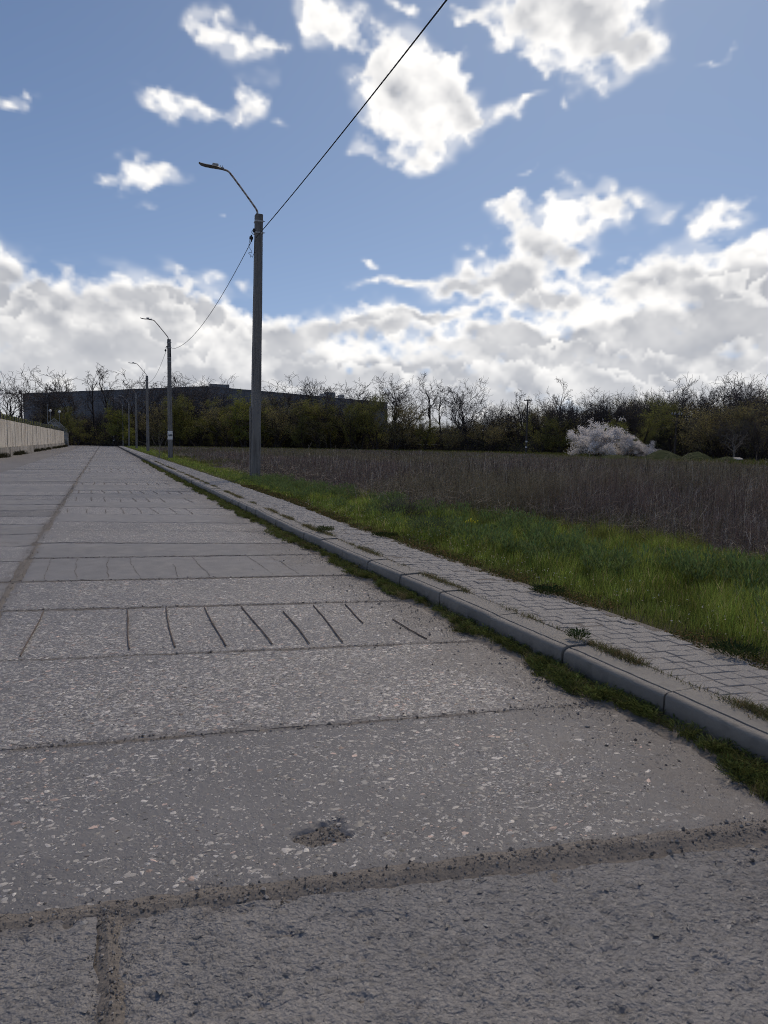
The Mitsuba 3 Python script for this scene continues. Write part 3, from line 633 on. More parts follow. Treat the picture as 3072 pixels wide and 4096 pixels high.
def leafy(rng, centers, rad, height, leaf, col, per, up=.9):
    "clumps of broad upright leaves"
    n = len(centers) * per; c = np.repeat(centers, per, 0); a = rng.uniform(0, 6.28, n); q = np.repeat(rad, per) * np.sqrt(rng.random(n))
    B = c + np.stack([q * np.cos(a), q * np.sin(a), q * 0], 1)
    h = np.repeat(height, per) * rng.uniform(.3, 1.0, n)
    o = np.stack([np.cos(a), np.sin(a), a * 0], 1); lean = rng.uniform(.3, 1.2, n) * (1.4 - up)
    s = np.stack([-np.sin(a), np.cos(a), a * 0], 1) * (leaf * rng.uniform(.6, 1.3, n))[:, None]
    L = (leaf * 4.5 * rng.uniform(.6, 1.3, n))[:, None]; d = o * lean[:, None] + np.array([0, 0, 1.0]) * up; d /= np.linalg.norm(d, axis=1, keepdims=True)
    B[:, 2] += h
    m = B + d * L * .5; t = B + d * L + o * L * .15 - np.array([0, 0, .1]) * L
    V = np.stack([B, m + s * .5, t, m - s * .5], 1).reshape(-1, 3)
    F = (np.arange(n)[:, None, None] * 4 + np.array([[0, 1, 2], [0, 2, 3]])[None]).reshape(-1, 3)
    return V, F, tint(rng, n, col, .3, k=4)
r = np.random.default_rng(22)
def verge_plants():
    n = 900; y = 2.2 + 26 * r.random(n) ** 1.7; x = 4.75 + bend(y) + r.random(n) * 2.4
    q = meshkit.fbm(np.stack([x * .55, y * .55, x * 0], -1), 3, 44); k = (x < weed_edge(y) + .1) & (q > .46); x, y = x[k], y[k]; n = len(x)
    return leafy(r, np.stack([x, y, x * 0 + .14], 1), r.uniform(.06, .20, n), r.uniform(.16, .36, n), .017, (.165, .22, .085), 60, 1.0)
V, F, C = verge_plants()
stuff('leafy_verge_weeds', 'blue-green leafy weeds standing in dense patches among the verge grass', 'weeds', (V, F), 'weed_leaf', color=C)
def low_mat():
    n = 42000; y = .6 + 23 * r.random(n) ** 1.6; d = np.abs(r.normal(0, .20, n)) - .05
    x = 4.12 + bend(y) + .22 * np.clip((y - 11) / 6, 0, 1) + d
    q = meshkit.fbm(np.stack([x * 3, y * 3, x * 0], -1), 3, 45); k = q > .38; x, y = x[k], y[k]; n = len(x)
    P = np.stack([x, y, .15 + .05 * r.random(n) * np.clip((x - 4.05) * 4, .3, 1)], 1)
    V, F = cards(r, P, .009 * (1 + .05 * y), .6)
    C = tint(r, n, (.085, .095, .034), .35, (.19, .13, .065), .4, 4)
    return V, F, C
V, F, C = low_mat()
stuff('pavement_edge_weeds', 'low brownish creeping weeds along the right edge of the brick pavement', 'weeds', (V, F), 'weed_leaf', color=C)
def flowers():
    n = 420; y = 2 + 14 * r.random(n) ** 1.4; x = 4.25 + bend(y) + np.abs(r.normal(0, .35, n)); P = np.stack([x, y, .2 + .16 * r.random(n)], 1)
    V, F = cards(r, np.repeat(P, 3, 0) + r.normal(0, .004, (3 * n, 3)), .006, 1.0)
    return V, F, tint(r, 3 * n, (.62, .60, .50), .2, k=4)
V, F, C = flowers()
stuff('verge_flowers', 'tiny white flower heads sprinkled over the near edge of the verge', 'flowers', (V, F), 'weed_leaf', color=C)

def gutter():
    n = 4000; y = 1.2 + 60 * r.random(n) ** 2.2; b = bend(y)
    cl = meshkit.fbm(np.stack([y * 1.3, y * 0, y * 0], -1), 3, 46); wide = .055 + .17 * SSn(.34, .66, cl) + .08 * SSn(7, 14, y)
    k = r.random(n) < np.clip(-.05 + 1.6 * cl, 0, 1); y, b, cl, wide = y[k], b[k], cl[k], wide[k]; n = len(y)
    x = 3.08 + b - r.random(n) ** 1.3 * wide
    c = np.stack([x, y, .0 + np.zeros(n)], 1); s = np.sqrt(1 + .02 * y ** 1.2)
    parts, cols = [], []
    a = r.random(n) < .62
    for kind, m in (('leaf', a), ('tuft', ~a)):
        cc, ss = c[m], s[m]; q = len(cc)
        if kind == 'leaf':
            for col in ((.150, .175, .058), (.085, .105, .034)):
                h = r.random(q) < .5
                V, F, C = leafy(r, cc[h], r.uniform(.02, .07, h.sum()), r.uniform(.015, .075, h.sum()), .0078, col, 34, .5); parts.append((V, F)); cols.append(C)
        else:
            per = 46; B = np.repeat(cc, per, 0) + np.concatenate([r.normal(0, .022, (q * per, 2)), np.zeros((q * per, 1))], 1)
            hh = np.repeat(r.uniform(.035, .11, q), per) * r.uniform(.4, 1.1, q * per)
            V, F = blades(r, B, hh, .0030 * np.repeat(ss, per) * r.uniform(.7, 1.5, q * per), r.uniform(.2, 1.3, q * per)); parts.append((V, F))
            t = np.repeat(tint(r, q, (.135, .155, .048), .45, (.22, .185, .10), .22), per, 0) * r.uniform(.7, 1.25, (q * per, 1)); cols.append(np.repeat(t, 5, 0))
    V, F = join(parts)
    return V, F, np.vstack(cols)
V, F, C = gutter()
stuff('gutter_weeds', 'dark green weeds and grass tufts growing in the gutter at the foot of the kerb', 'weeds', (V, F), 'weed_leaf', color=C)
def kerb_top():
    n = 34000; y = 1.8 + 50 * r.random(n) ** 2.1; b = bend(y); cl = meshkit.fbm(np.stack([y * 1.6, y * 0, y * 0], -1), 3, 47)
    x = 3.365 + b + r.normal(0, .028, n) * (.5 + cl) ; k = r.random(n) < SSn(.40, .58, cl) + .10; x, y, cl = x[k], y[k], cl[k]; n = len(x)
    P = np.stack([x, y, x * 0 + .158], 1); s = np.sqrt(1 + .02 * y ** 1.2)
    V, F = blades(r, P, r.uniform(.018, .075, n) * (.4 + 1.1 * cl), .0035 * s * r.uniform(.7, 1.5, n), r.uniform(.3, 1.5, n))
    return V, F, tint(r, n, (.125, .13, .055), .4, (.22, .17, .10), .35, 5)
V, F, C = kerb_top()
stuff('kerb_joint_weeds', 'short straw and green grass growing between the kerb stones and the bricks', 'weeds', (V, F), 'weed_leaf', color=C)

def dry_weeds():
    r = np.random.default_rng(23); out = []
    n = 400000; rad = 5.0 * (175 / 5.0) ** (r.random(n) ** .92); az = np.radians(r.uniform(-3, 60, n))
    x, y = rad * np.sin(az), rad * np.cos(az)
    q = np.stack([x, y, x * 0], -1); big = meshkit.fbm(q * .11, 4, 51); small = meshkit.fbm(q * .9, 3, 52)
    far_edge = 30 + (np.interp(np.degrees(az), [-3, 8, 18, 28, 36, 44, 50, 60], [170, 172, 168, 152, 120, 84, 70, 62]) - 30) * 1.0
    k = (x > weed_edge(y) + .7 * (small - .55)) & (rad < far_edge * (.97 + .05 * small)) & (r.random(n) < np.clip(-.25 + 2.2 * small, 0.03, 1) * np.clip(.25 + (x - weed_edge(y)) / 2.2, 0, 1)) & (y < 185)
    near_green = (rad < 9.5) & (az > np.radians(41)) & (r.random(n) < .55); k &= ~near_green
    x, y, rad, big, small = (t[k] for t in (x, y, rad, big, small)); n = len(x)
    patch = meshkit.fbm(q[k] * .38, 3, 54); h = (.20 + .45 * small + 1.0 * np.clip(patch - .32, 0, .5)) * r.uniform(.4, 1.2, n); tall = (r.random(n) < .03) & (rad < 40); h[tall] *= r.uniform(1.15, 1.7, tall.sum()); h *= 1.05 - .35 * SSn(25, 80, rad)
    edge = np.clip((x - weed_edge(y)) / 2.6, 0, 1); h *= (.42 + .5 * edge) * (1 - .6 * SSn(.70, .98, rad / far_edge[k]))
    w = np.maximum(.0034, .00030 * rad) * r.uniform(.6, 1.6, n); w[tall] *= 1.35
    P = np.stack([x, y, field_z(x, y) - .02], 1)
    lean = np.stack([r.normal(0, .13, n), r.normal(0, .13, n), np.ones(n)], 1) * h[:, None]; top = P + lean
    fa = r.uniform(0, 6.28, n); s = np.stack([np.cos(fa), np.sin(fa), fa * 0], 1) * w[:, None]
    V = np.stack([P - s * .5, P + s * .5, top + s * .35, top - s * .35], 1).reshape(-1, 3)
    F = (np.arange(n)[:, None, None] * 4 + np.array([[0, 1, 2], [0, 2, 3]])[None]).reshape(-1, 3)
    base = tint(r, n, (.205, .158, .132), .5, (.46, .40, .32), .12)
    base = base * (1 - .7 * SSn(.42, .60, big))[:, None] + np.array([.25, .215, .125]) * r.uniform(.6, 1.4, (n, 1)) * (.7 * SSn(.42, .60, big))[:, None]
    base[tall] = np.where(r.random((tall.sum(), 1)) < .4, np.array([[.42, .36, .28]]), np.array([[.06, .048, .045]])) * r.uniform(.7, 1.3, (tall.sum(), 1))
    C = np.repeat(base, 4, 0).reshape(n, 4, 3); C = C.reshape(-1, 3)
    # side twigs on all, more of them near by
    m = np.where(rad < 22, 4, np.where(rad < 60, 2, 1)); i = np.repeat(np.arange(n), m); t = r.uniform(.35, .95, len(i))[:, None]
    A = P[i] + lean[i] * t; a = r.uniform(0, 6.28, len(i)); L = (h[i] * r.uniform(.12, .42, len(i)))[:, None]
    B = A + np.stack([np.cos(a) * .75, np.sin(a) * .75, r.uniform(.35, 1.0, len(i))], 1) * L
    ss = np.stack([-np.sin(a), np.cos(a), a * 0 + .6], 1) * (w[i] * .6)[:, None]
    V2 = np.stack([A - ss * .5, A + ss * .5, B], 1).reshape(-1, 3); F2 = np.arange(len(V2)).reshape(-1, 3)
    # broken, leaning and tangled stems in clumps near the grass
    m = 900; yy = 4 + 34 * r.random(m) ** 1.5; xx = weed_edge(yy) - .1 + 9 * r.random(m) ** 1.6; per = 30
    cx, cy = np.repeat(xx, per), np.repeat(yy, per); q = len(cx); hh = np.repeat(r.uniform(.2, .75, m), per)
    A = np.stack([cx + r.normal(0, .22, q), cy + r.normal(0, .22, q), field_z(cx, cy) + hh * r.random(q) * .7], 1)
    D = np.stack([r.normal(0, 1, q), r.normal(0, 1, q), r.normal(.35, .6, q)], 1); D /= np.linalg.norm(D, axis=1, keepdims=True); L = (hh * r.uniform(.3, .8, q))[:, None]
    M = A + D * L * .5 + r.normal(0, .03, (q, 3)); E = M + (D + r.normal(0, .45, (q, 3))) * L * .5; wv = np.stack([-D[:, 1], D[:, 0], D[:, 0] * 0 + .3], 1) * (np.maximum(.0035, .00032 * np.hypot(cx, cy)) * r.uniform(.5, 1.3, q))[:, None]
    V3 = np.stack([A - wv * .5, A + wv * .5, M + wv * .5, M - wv * .5, E], 1).reshape(-1, 3); F3 = (np.arange(q)[:, None, None] * 5 + np.array([[0, 1, 2], [0, 2, 3], [3, 2, 4]])[None]).reshape(-1, 3)
    tone = np.where(r.random((m, 1)) < .45, np.array([[.34, .30, .25]]), np.array([[.10, .08, .075]])) * r.uniform(.7, 1.3, (m, 1))
    C3 = np.repeat(np.repeat(tone, per, 0) * r.uniform(.7, 1.3, (q, 1)), 5, 0)
    Vm, Fm = join([(V, F), (V2, F2), (V3, F3)])
    return Vm, Fm, np.vstack([C, np.repeat(base[i] * r.uniform(.8, 1.3, (len(i), 1)), 3, 0), C3])
V, F, C = dry_weeds()
stuff('dry_weeds', 'field of dense grey-brown dry weed stalks stretching to the trees', 'weeds', (V, F), 'dry_stem', color=C)
def field_grass():
    r = np.random.default_rng(24); n = 190000; rad = 6.5 * (165 / 6.5) ** r.random(n); az = np.radians(r.uniform(0, 60, n)); x, y = rad * np.sin(az), rad * np.cos(az)
    q = np.stack([x, y, x * 0], -1); g = meshkit.fbm(q * .16, 3, 53)
    fe = np.interp(np.degrees(az), [-3, 8, 18, 28, 36, 44, 50, 60], [178, 178, 172, 160, 130, 95, 80, 72])
    k = (x > weed_edge(y) - .2) & (y < 185) & ((g > .54) | ((rad > fe * .86) & (rad < fe * 1.15)) | ((rad < 9.5) & (az > np.radians(40)))); x, y, rad = x[k], y[k], rad[k]; n = len(x)
    V, F = blades(r, np.stack([x, y, field_z(x, y) - .02], 1), r.uniform(.12, .34, n) * (1 + .004 * rad), np.maximum(.006, .0007 * rad), r.uniform(.1, .7, n))
    return V, F, tint(r, n, (.085, .105, .030), .3, (.14, .125, .06), .3, 5)
V, F, C = field_grass()
stuff('field_grass', 'green grass showing through the dry weeds and along the foot of the trees', 'grass', (V, F), 'grass_blade', color=C)

# single plants one can point at
def rosette(key_label, x, y, z, rad, n, col, name='leafy_weed', height=.06, leaf=.02):
    r = np.random.default_rng(int(x * 1000 + y * 77))
    t = thing(name, key_label, 'plant')
    V, F, C = leafy(r, np.array([[x, y, z]]), np.array([rad]), np.array([height]), leaf, col, n * 3, .6)
    obj('foliage', (V, F), 'weed_leaf', t, color=C)
    st = np.linspace(0, 6.28, 9)[:-1]
    obj('stem', tubes(np.tile([[x, y, z - .02]], (8, 1)), np.stack([x + rad * .5 * np.cos(st), y + rad * .5 * np.sin(st), st * 0 + z + height * .7], 1), np.full(8, .003), np.full(8, .002), 4), 'leaf_mid', t)
rosette('broad-leaved weed growing on the kerb beside the second kerb joint from the right', 3.33, 4.30, .165, .07, 60, (.060, .085, .038), leaf=.0095, height=.07)
rosette('round green weed tuft on the kerb, far up near the lamp post', 3.42, 11.0, .165, .13, 160, (.085, .105, .045), leaf=.0095, height=.09)
rosette('spreading dark green weed at the pavement edge, below the yellow flower', 4.13, 5.85, .16, .16, 130, (.035, .055, .022), leaf=.0095, height=.05)
rosette('dark weed rosette at the pavement edge near the right side of the frame', 4.17, 3.62, .16, .15, 130, (.040, .062, .026), leaf=.0095, height=.06)
rosette('low dark weed on the pavement edge in front of the round dead bush', 4.18, 10.3, .16, .20, 150, (.035, .052, .020), leaf=.0095, height=.04)
rosette('grey-green bushy plant in the verge left of the yellow flower', 4.95, 10.2, .16, .42, 520, (.090, .120, .075), name='grey_green_plant', leaf=.0095, height=.30)
def dead_bush():
    r = np.random.default_rng(31); t = thing('dead_bush', 'round dark dead bush at the edge of the grass, in front of the dry weeds', 'bush')
    c = np.array([5.62, 13.0, .14]); P0, P1, A0 = [], [], []
    for k in range(1500):
        d = r.normal(size=3); d[2] = abs(d[2]) * .8; d /= np.linalg.norm(d); L = .35 + .32 * r.random(); a = c + d * np.array([1, 1, .55]) * .55 * r.random() ; b = a + (d * .5 + r.normal(0, .35, 3)) * .28 * L / .5; b[2] = max(b[2], .14)
        P0.append(a); P1.append(b); A0.append(.003)
    obj('twigs', tubes(P0, P1, np.array(A0), np.array(A0) * .5, 3), 'twig', t)
    obj('stem', tubes(np.tile([c], (7, 1)), c + np.array([(math.cos(k) * .2, math.sin(k) * .2, .28) for k in range(7)]), np.full(7, .008), np.full(7, .004), 5), 'bark', t)
dead_bush()
def yellow_flower():
    t = thing('yellow_flower', 'single yellow-flowered plant standing tall in the verge grass', 'flower'); x, y = 4.84, 8.7; r = np.random.default_rng(3)
    obj('stem', pipe([(x, y, .13), (x + .01, y, .35), (x, y + .01, .56)], .005, 6), 'leaf_mid', t)
    C = np.array([x, y, .57]) + r.normal(0, .028, (26, 3)) * np.array([1, 1, .5])
    leafmat('yellow_petal', .4, rgb=(.55, .50, .05)); obj('flower_head', cards(r, C, .017, .8), 'yellow_petal', t)
    obj('foliage', cards(r, np.array([x, y, .3]) + r.normal(0, .05, (16, 3)) * np.array([.5, .5, 1.4]), .02), 'leaf_mid', t)
yellow_flower()
def sapling(label, x, y, h, seed):
    r = np.random.default_rng(seed); t = thing('bare_sapling', label, 'sapling'); P0, P1, A, T0, T1 = [], [], [], [], []
    for k in range(9):
        p = np.array([x + r.normal(0, .15), y + r.normal(0, .2), .1]); d = np.array([r.normal(0, .35), r.normal(0, .3), 1.0])
        for s in range(6):
            q = p + d / np.linalg.norm(d) * h * r.uniform(.12, .22); P0.append(p); P1.append(q); A.append(.015 * (1 - s / 7)); d = d + r.normal(0, .18, 3); p = q
            if s > 1 and r.random() < .7: T0.append(p); T1.append(p + (d + r.normal(0, .6, 3)) * h * .09)
    A = np.array(A); obj('stem', tubes(P0, P1, A, A * .8, 5), 'twig_pale', t); B = np.full(len(T0), .010); obj('twigs', tubes(T0, T1, B, B * .6, 4), 'twig_pale', t)
sapling('pale bare sapling in the verge grass just beyond the lamp post with the white sign', 5.1, 66.0, 2.3, 4)

# ------------------------------------------------------------------ lamp posts and their cable
ARM = [(5.78, 9.55), (5.78, 10.36), (5.74, 10.47), (5.61, 10.64), (5.18, 11.16), (4.74, 11.67), (4.66, 11.73), (4.55, 11.76), (4.28, 11.78)]
def taper(x, y, z0, z1, w0, w1, lean=(0, 0), ch=.12):
    V = []
    for z, w in ((z0, w0), (z1 - .02, w1), (z1, w1 * .94)):
        t = (z - z0) / (z1 - z0); h = w / 2; c = h * (1 - ch)
        V += [(x + lean[0] * t + a, y + lean[1] * t + b, z) for a, b in ((-c, -h), (c, -h), (h, -c), (h, c), (c, h), (-c, h), (-h, c), (-h, -c))]
    F = [[i * 8 + j, i * 8 + (j + 1) % 8, i * 8 + 8 + (j + 1) % 8, i * 8 + 8 + j] for i in range(2) for j in range(8)]
    F = [list(f) for f in tri(F)] + [[16, 16 + j, 16 + j + 1] for j in range(1, 7)]
    return np.array(V, float), np.array(F)
def lamp_post(label, x, y, top, lean=0.0, near=False, scale=1.0, group='concrete street lamps along the right of the road'):
    t = thing('street_lamp', label, 'street lamp', group); dx = x - 5.77 + lean; dz = top - 10.30
    obj('post', taper(x, y, .05, top, .37, .275, (lean, 0)), 'pole_concrete', t)
    if near:   # the raised rib down the left face, and the cast foot of the post
        obj('rib', join([box(x - .185 - .012, x - .17, y - .06, y + .06, .05, 3.0)]), 'pole_concrete', t)
    for z in (top - .27, top - .70):
        w = .285 + .01 * (top - z); xx = x + lean * (z / top)
        b = obj('clamp_band', join([box(xx - w / 2 - .012, xx + w / 2 + .012, y - w / 2 - .012, y - w / 2 + .004, z - .03, z + .03), box(xx - w / 2 - .012, xx + w / 2 + .012, y + w / 2 - .004, y + w / 2 + .012, z - .03, z + .03),
                                     box(xx - w / 2 - .012, xx - w / 2 + .002, y - w / 2, y + w / 2, z - .03, z + .03), box(xx + w / 2 - .002, xx + w / 2 + .012, y - w / 2, y + w / 2, z - .03, z + .03)]), 'galvanised', t)
        obj('bolt', pipe([(xx + w / 2 - .02, y - w / 2 - .02, z), (xx + w / 2 + .07, y - w / 2 - .02, z)], .011, 6), 'steel_dark', t + b[len(t):])
    pts = np.array([(a + dx - .055, y, b + dz) for a, b in ARM]); pts = rounded(pts, 2)
    obj('arm', pipe(pts, .036, 10), 'rusty_paint', t, smooth=True)
    # the flat lamp head with its driver box
    ex, ez = ARM[-1][0] + dx, ARM[-1][1] + dz
    secs = [(.10, .05, .05, 0), (.02, .075, .06, 0), (-.10, .14, .055, .01), (-.30, .16, .045, .015), (-.50, .155, .04, .02), (-.66, .13, .04, .045), (-.74, .07, .025, .085)]
    V = []
    for sx, hw, hh, zz in secs:
        for a in np.arange(10) * 2 * np.pi / 10: V.append((ex + sx, y + hw * np.cos(a), ez + zz + hh * (np.sin(a) if np.sin(a) > 0 else .6 * np.sin(a)) * .9))
    n = len(secs); F = [list(f) for f in tri([[i * 10 + j, i * 10 + (j + 1) % 10, i * 10 + 10 + (j + 1) % 10, i * 10 + 10 + j] for i in range(n - 1) for j in range(10)])]
    F += [[0, j + 1, j] for j in range(1, 9)] + [[(n - 1) * 10, (n - 1) * 10 + j, (n - 1) * 10 + j + 1] for j in range(1, 9)]
    h = obj('lamp_head', (np.array(V), np.array(F)), 'lamp_grey', t, smooth=40)
    obj('driver_box', box(ex - .25, ex - .03, y - .075, y + .075, ez + .045, ez + .145, .015), 'galvanised', h)
    obj('clamp_sleeve', pipe([(ex - .02, y, ez + .005), (ex + .17, y, ez + .005)], .05, 10), 'lamp_grey', h, smooth=40)
    for s in (.05, .12): obj('clamp_bolt', pipe([(ex + s, y, ez + .04), (ex + s, y, ez + .12)], .012, 6), 'galvanised', h)
    hk = obj('cable_hook', pipe(rounded([(x - .15 + lean * .9, y - .03, top - .62), (x - .24 + lean * .9, y - .04, top - .60), (x - .27 + lean * .9, y - .04, top - .72), (x - .20 + lean * .9, y - .04, top - .78)], 2), .013, 6), 'steel_dark', t)
    obj('cable_clamp', join([box(x - .22 + lean * .9, x - .15 + lean * .9, y - .12, y - .04, top - .70, top - .56, .01), box(x - .36 + lean * .9, x - .22 + lean * .9, y - .10, y - .03, top - .98, top - .86, .02), box(x - .31 + lean * .9, x - .26 + lean * .9, y - .09, y - .04, top - 1.06, top - .80, .01)]), 'black_rubber', t)
    if near:
        q = np.array([(-.34, -.95), (-.40, -1.25), (-.28, -1.40), (-.26, -1.50), (-.36, -1.44), (-.40, -1.52), (-.30, -1.55), (-.34, -1.68), (-.30, -1.56), (-.24, -1.66), (-.22, -1.52), (-.15, -1.44), (-.15, -1.0)])
        obj('loose_wire', pipe(rounded(np.stack([q[:, 0] + x + lean * .9, np.full(len(q), y - .08), q[:, 1] + top], 1), 2), .009, 5), 'black_rubber', t)
    return t
LAMPS = [(5.77, 28.0, 10.30, .17), (5.68, 62.0, 9.94, 0.0), (6.10, 97.0, 9.85, 0.0), (6.38, 131.0, 9.62, 0.0), (6.50, 166.0, 9.6, .1), (5.95, 187.0, 10.2, 0.0)]
NAMES = ['concrete street lamp nearest the camera, with rusty bent arm and loose coil of wire', 'concrete street lamp with a white sign around its post, second from the camera',
         'third concrete street lamp along the road, its arm against the sky', 'fourth concrete street lamp, its arm crossing the edge of the dark warehouse roof', 'fifth concrete street lamp, beside the small leafy bush at the far bend',
         'farthest concrete street lamp at the road bend, in front of the yellow-green bush']
for (x, y, top, lean), nm in zip(LAMPS, NAMES): lamp_post(nm, x, y, top, lean, y < 30)
x, y = 5.68, 62.0
sg = thing('paper_sign', 'white paper sign with a dark printed band, pasted round the second lamp post', 'sign')
obj('sheet', join([taper(x, y, 1.72, 2.42, .372, .366)]), 'white_paint', sg)
r = np.random.default_rng(9)
obj('print', join([box(x - .17 + k * .047, x - .17 + k * .047 + .032, y - .196, y - .1875, 2.02 - .01 * (k % 2), 2.12 + .05 * r.random()) for k in range(7)] + [box(x - .17, x + .16, y - .195, y - .1875, 1.99, 2.04)]), 'ink', sg)
t0 = 'street_lamp_001'
obj('clamp_band', taper(x, y, 8.40, 8.45, .305, .303), 'galvanised', t0); obj('clamp_band', taper(x, y, 8.12, 8.17, .308, .306), 'galvanised', t0)
obj('opening', box(x + .02, x + .12, y - .152, y - .142, 8.48, 8.78), 'black_rubber', t0)

def cable(label, a, b, sag, r=.012):
    t = np.linspace(0, 1, 48)[:, None]; p = np.array(a) * (1 - t) + np.array(b) * t; p[:, 2] -= (4 * sag * t * (1 - t))[:, 0]
    k = thing('cable', label, 'cable', 'overhead cable strung from lamp to lamp')
    q = p.copy(); tw = np.arange(48) * .9
    scene[k] = mikit.ply(pipe(p, r, 6), 'black_rubber', smooth=True)
att = [(l[0] - .12 + l[3] * .9, l[1] - .08, l[2] - .90) for l in LAMPS]
cable('black twisted cable running from the nearest lamp up out of the top of the frame', att[0], (5.85, -6.0, 10.0), .33, .016)
cable('black cable sagging between the nearest and the second street lamp', (att[0][0] - .12, att[0][1], att[0][2] - .05), (att[1][0] + .3, att[1][1], att[1][2] + .12), 1.0, .014)
cable('black cable sagging between the second and the third street lamp', (att[1][0] - .12, att[1][1], att[1][2] - .05), att[2], .8, .014)
for i in (2, 3, 4):
    cable(['', '', 'thin cable between the third and fourth street lamps', 'thin cable between the fourth and fifth street lamps', 'thin cable between the fifth and farthest street lamps'][i], att[i], att[i + 1], .8, .014)

def utility_pole(label, x, y, h, marks=False, cross=True, w=.30, ang=.2):
    t = thing('utility_pole', label, 'pole')
    obj('post', taper(x, y, 0, h, w, w * .72), 'timber_pole', t)
    c, s = math.cos(ang), math.sin(ang)
    if cross:
        obj('crossarm', tubes([[x - .75 * c, y - .75 * s, h - .25]], [[x + .75 * c, y + .75 * s, h - .25]], [.08], [.08], 6), 'timber_pole', t)
        for k in (-.68, -.3, .3, .68): obj('insulator', tubes([[x + k * c, y + k * s, h - .2]], [[x + k * c, y + k * s, h + .12]], [.07], [.05], 6), 'pale_render', t)
    if marks:
        for z in (.2, 1.3, 2.4): obj('white_band', taper(x, y, z, z + .28, w * 1.06, w * 1.05), 'white_paint', t)
utility_pole('dark utility pole with three white bands at the road bend, left of the street lamps', 4.10, 197.5, 13.0, True, False, .36)
utility_pole('dark utility pole with crossarm and white bands at the edge of the trees', 77.0, 117.7, 10.6, True, True, .28, -.5)
utility_pole('grey utility pole with a crossarm behind the flowering trees', 80.4, 82.9, 6.9, False, True, .26, -.6)

# ------------------------------------------------------------------ concrete fence on the left
fence = thing('concrete_fence', 'long pale concrete panel fence with iron spikes, left of the road', 'fence')
wx = lambda y: -7.78 + (y - 62) * .0109
ys = np.arange(56.0, 170.5, 6.0); r = np.random.default_rng(14)
def wall_box(y0, y1, o0, o1, z0, z1, c=.02):
    V, F = box(0, 1, 0, 1, 0, 1); V = V.copy()
    yy = y0 + (y1 - y0) * V[:, 1]; x = wx(yy) + o0 + (o1 - o0) * V[:, 0]
    return np.stack([x, yy, z0 + (z1 - z0) * V[:, 2]], 1), F
for y0 in ys[:-1]:
    d = r.uniform(-.015, .015)
    obj('panel', wall_box(y0 + .22, y0 + 5.78, -.20 + d, d, .80, 3.27 + r.uniform(-.02, .02)), 'panel_concrete', fence)
    obj('joint', wall_box(y0 - .218, y0 + .218, -.22, -.10, .6, 3.2), 'crack_dirt', fence)
    for q in (0, 3.0): obj('plinth_block', wall_box(y0 + q + .012, y0 + q + 2.988, -.3, .16 + r.uniform(-.015, .015), -.2, .79), 'plinth_concrete', fence)
for k, y0 in enumerate(np.arange(57, 170, 2.0)):
    z1 = 3.95 + r.uniform(-.25, .2); x = wx(y0) - .14; lx = r.normal(0, .05)
    obj('spike', tubes([[x, y0, 3.2]], [[x + lx, y0 + r.normal(0, .1), z1]], [.05], [.045], 4), 'steel_dark', fence)
for z in (3.45, 3.62, 3.8): obj('barbed_wire', pipe([(wx(y0) - .13, y0, z + .03 * math.sin(y0)) for y0 in np.arange(57, 170, 4.0)], .012, 4), 'steel_dark', fence)
def fence_brush():
    r = np.random.default_rng(15); n = 6000; y = r.uniform(58, 172, n); P = np.stack([wx(y) - .6 - r.random(n) * 1.5, y, 3.3 + .7 * r.random(n) * (.4 + meshkit.fbm(np.stack([y * .15, y * 0, y * 0], -1), 2, 3))], 1)
    return cards(r, P, .14)
stuff('fence_brush', 'dark brush showing along the top of the concrete fence', 'brush', fence_brush(), 'leaf_dark')
def fence_weeds():
    r = np.random.default_rng(16); n = 9000; y = r.uniform(58, 172, n); cl = meshkit.fbm(np.stack([y * .22, y * 0, y * 0], -1), 3, 6); k = cl > .48; y = y[k]; n = len(y)
    V, F = blades(r, np.stack([wx(y) + .16 + np.abs(r.normal(0, .25, n)), y, y * 0], 1), r.uniform(.1, .5, n), np.full(n, .035), r.uniform(.2, .9, n))
    return V, F, tint(r, n, (.05, .048, .03), .3, k=5)
V, F, C = fence_weeds()
stuff('fence_weeds', 'dark dry weeds in tufts at the foot of the concrete fence', 'weeds', (V, F), 'weed_leaf', color=C)
gp = thing('gate_pillar', 'pale masonry pillar behind the fence at the left edge of the frame', 'pillar')
obj('shaft', box(-8.95, -8.0, 72.5, 73.3, 0, 4.05, .03), 'brick', gp); obj('cap', box(-8.9, -8.05, 72.6, 73.2, 4.052, 4.25, .03), 'steel_dark', gp); obj('panel', box(-8.85, -8.12, 72.7, 73.1, 4.252, 5.6, .02), 'pale_render', gp)
gb = thing('gabled_house', 'small house with a white gable behind the concrete fence', 'house')
gx, gy = -10.0, 200.6
V = np.array([(gx - 3.2, gy, 0), (gx + 3.2, gy, 0), (gx + 3.2, gy, 3.6), (gx, gy, 6.6), (gx - 3.2, gy, 3.6)], float); W = V + np.array([0, .25, 0])
obj('wall', (np.vstack([V, W]), np.array([[0, 1, 2], [0, 2, 3], [0, 3, 4], [5, 7, 6], [5, 8, 7], [5, 9, 8], [0, 5, 6], [0, 6, 1], [1, 6, 7], [1, 7, 2], [2, 7, 8], [2, 8, 3], [3, 8, 9], [3, 9, 4], [4, 9, 5], [4, 5, 0]])), 'pale_render', gb)
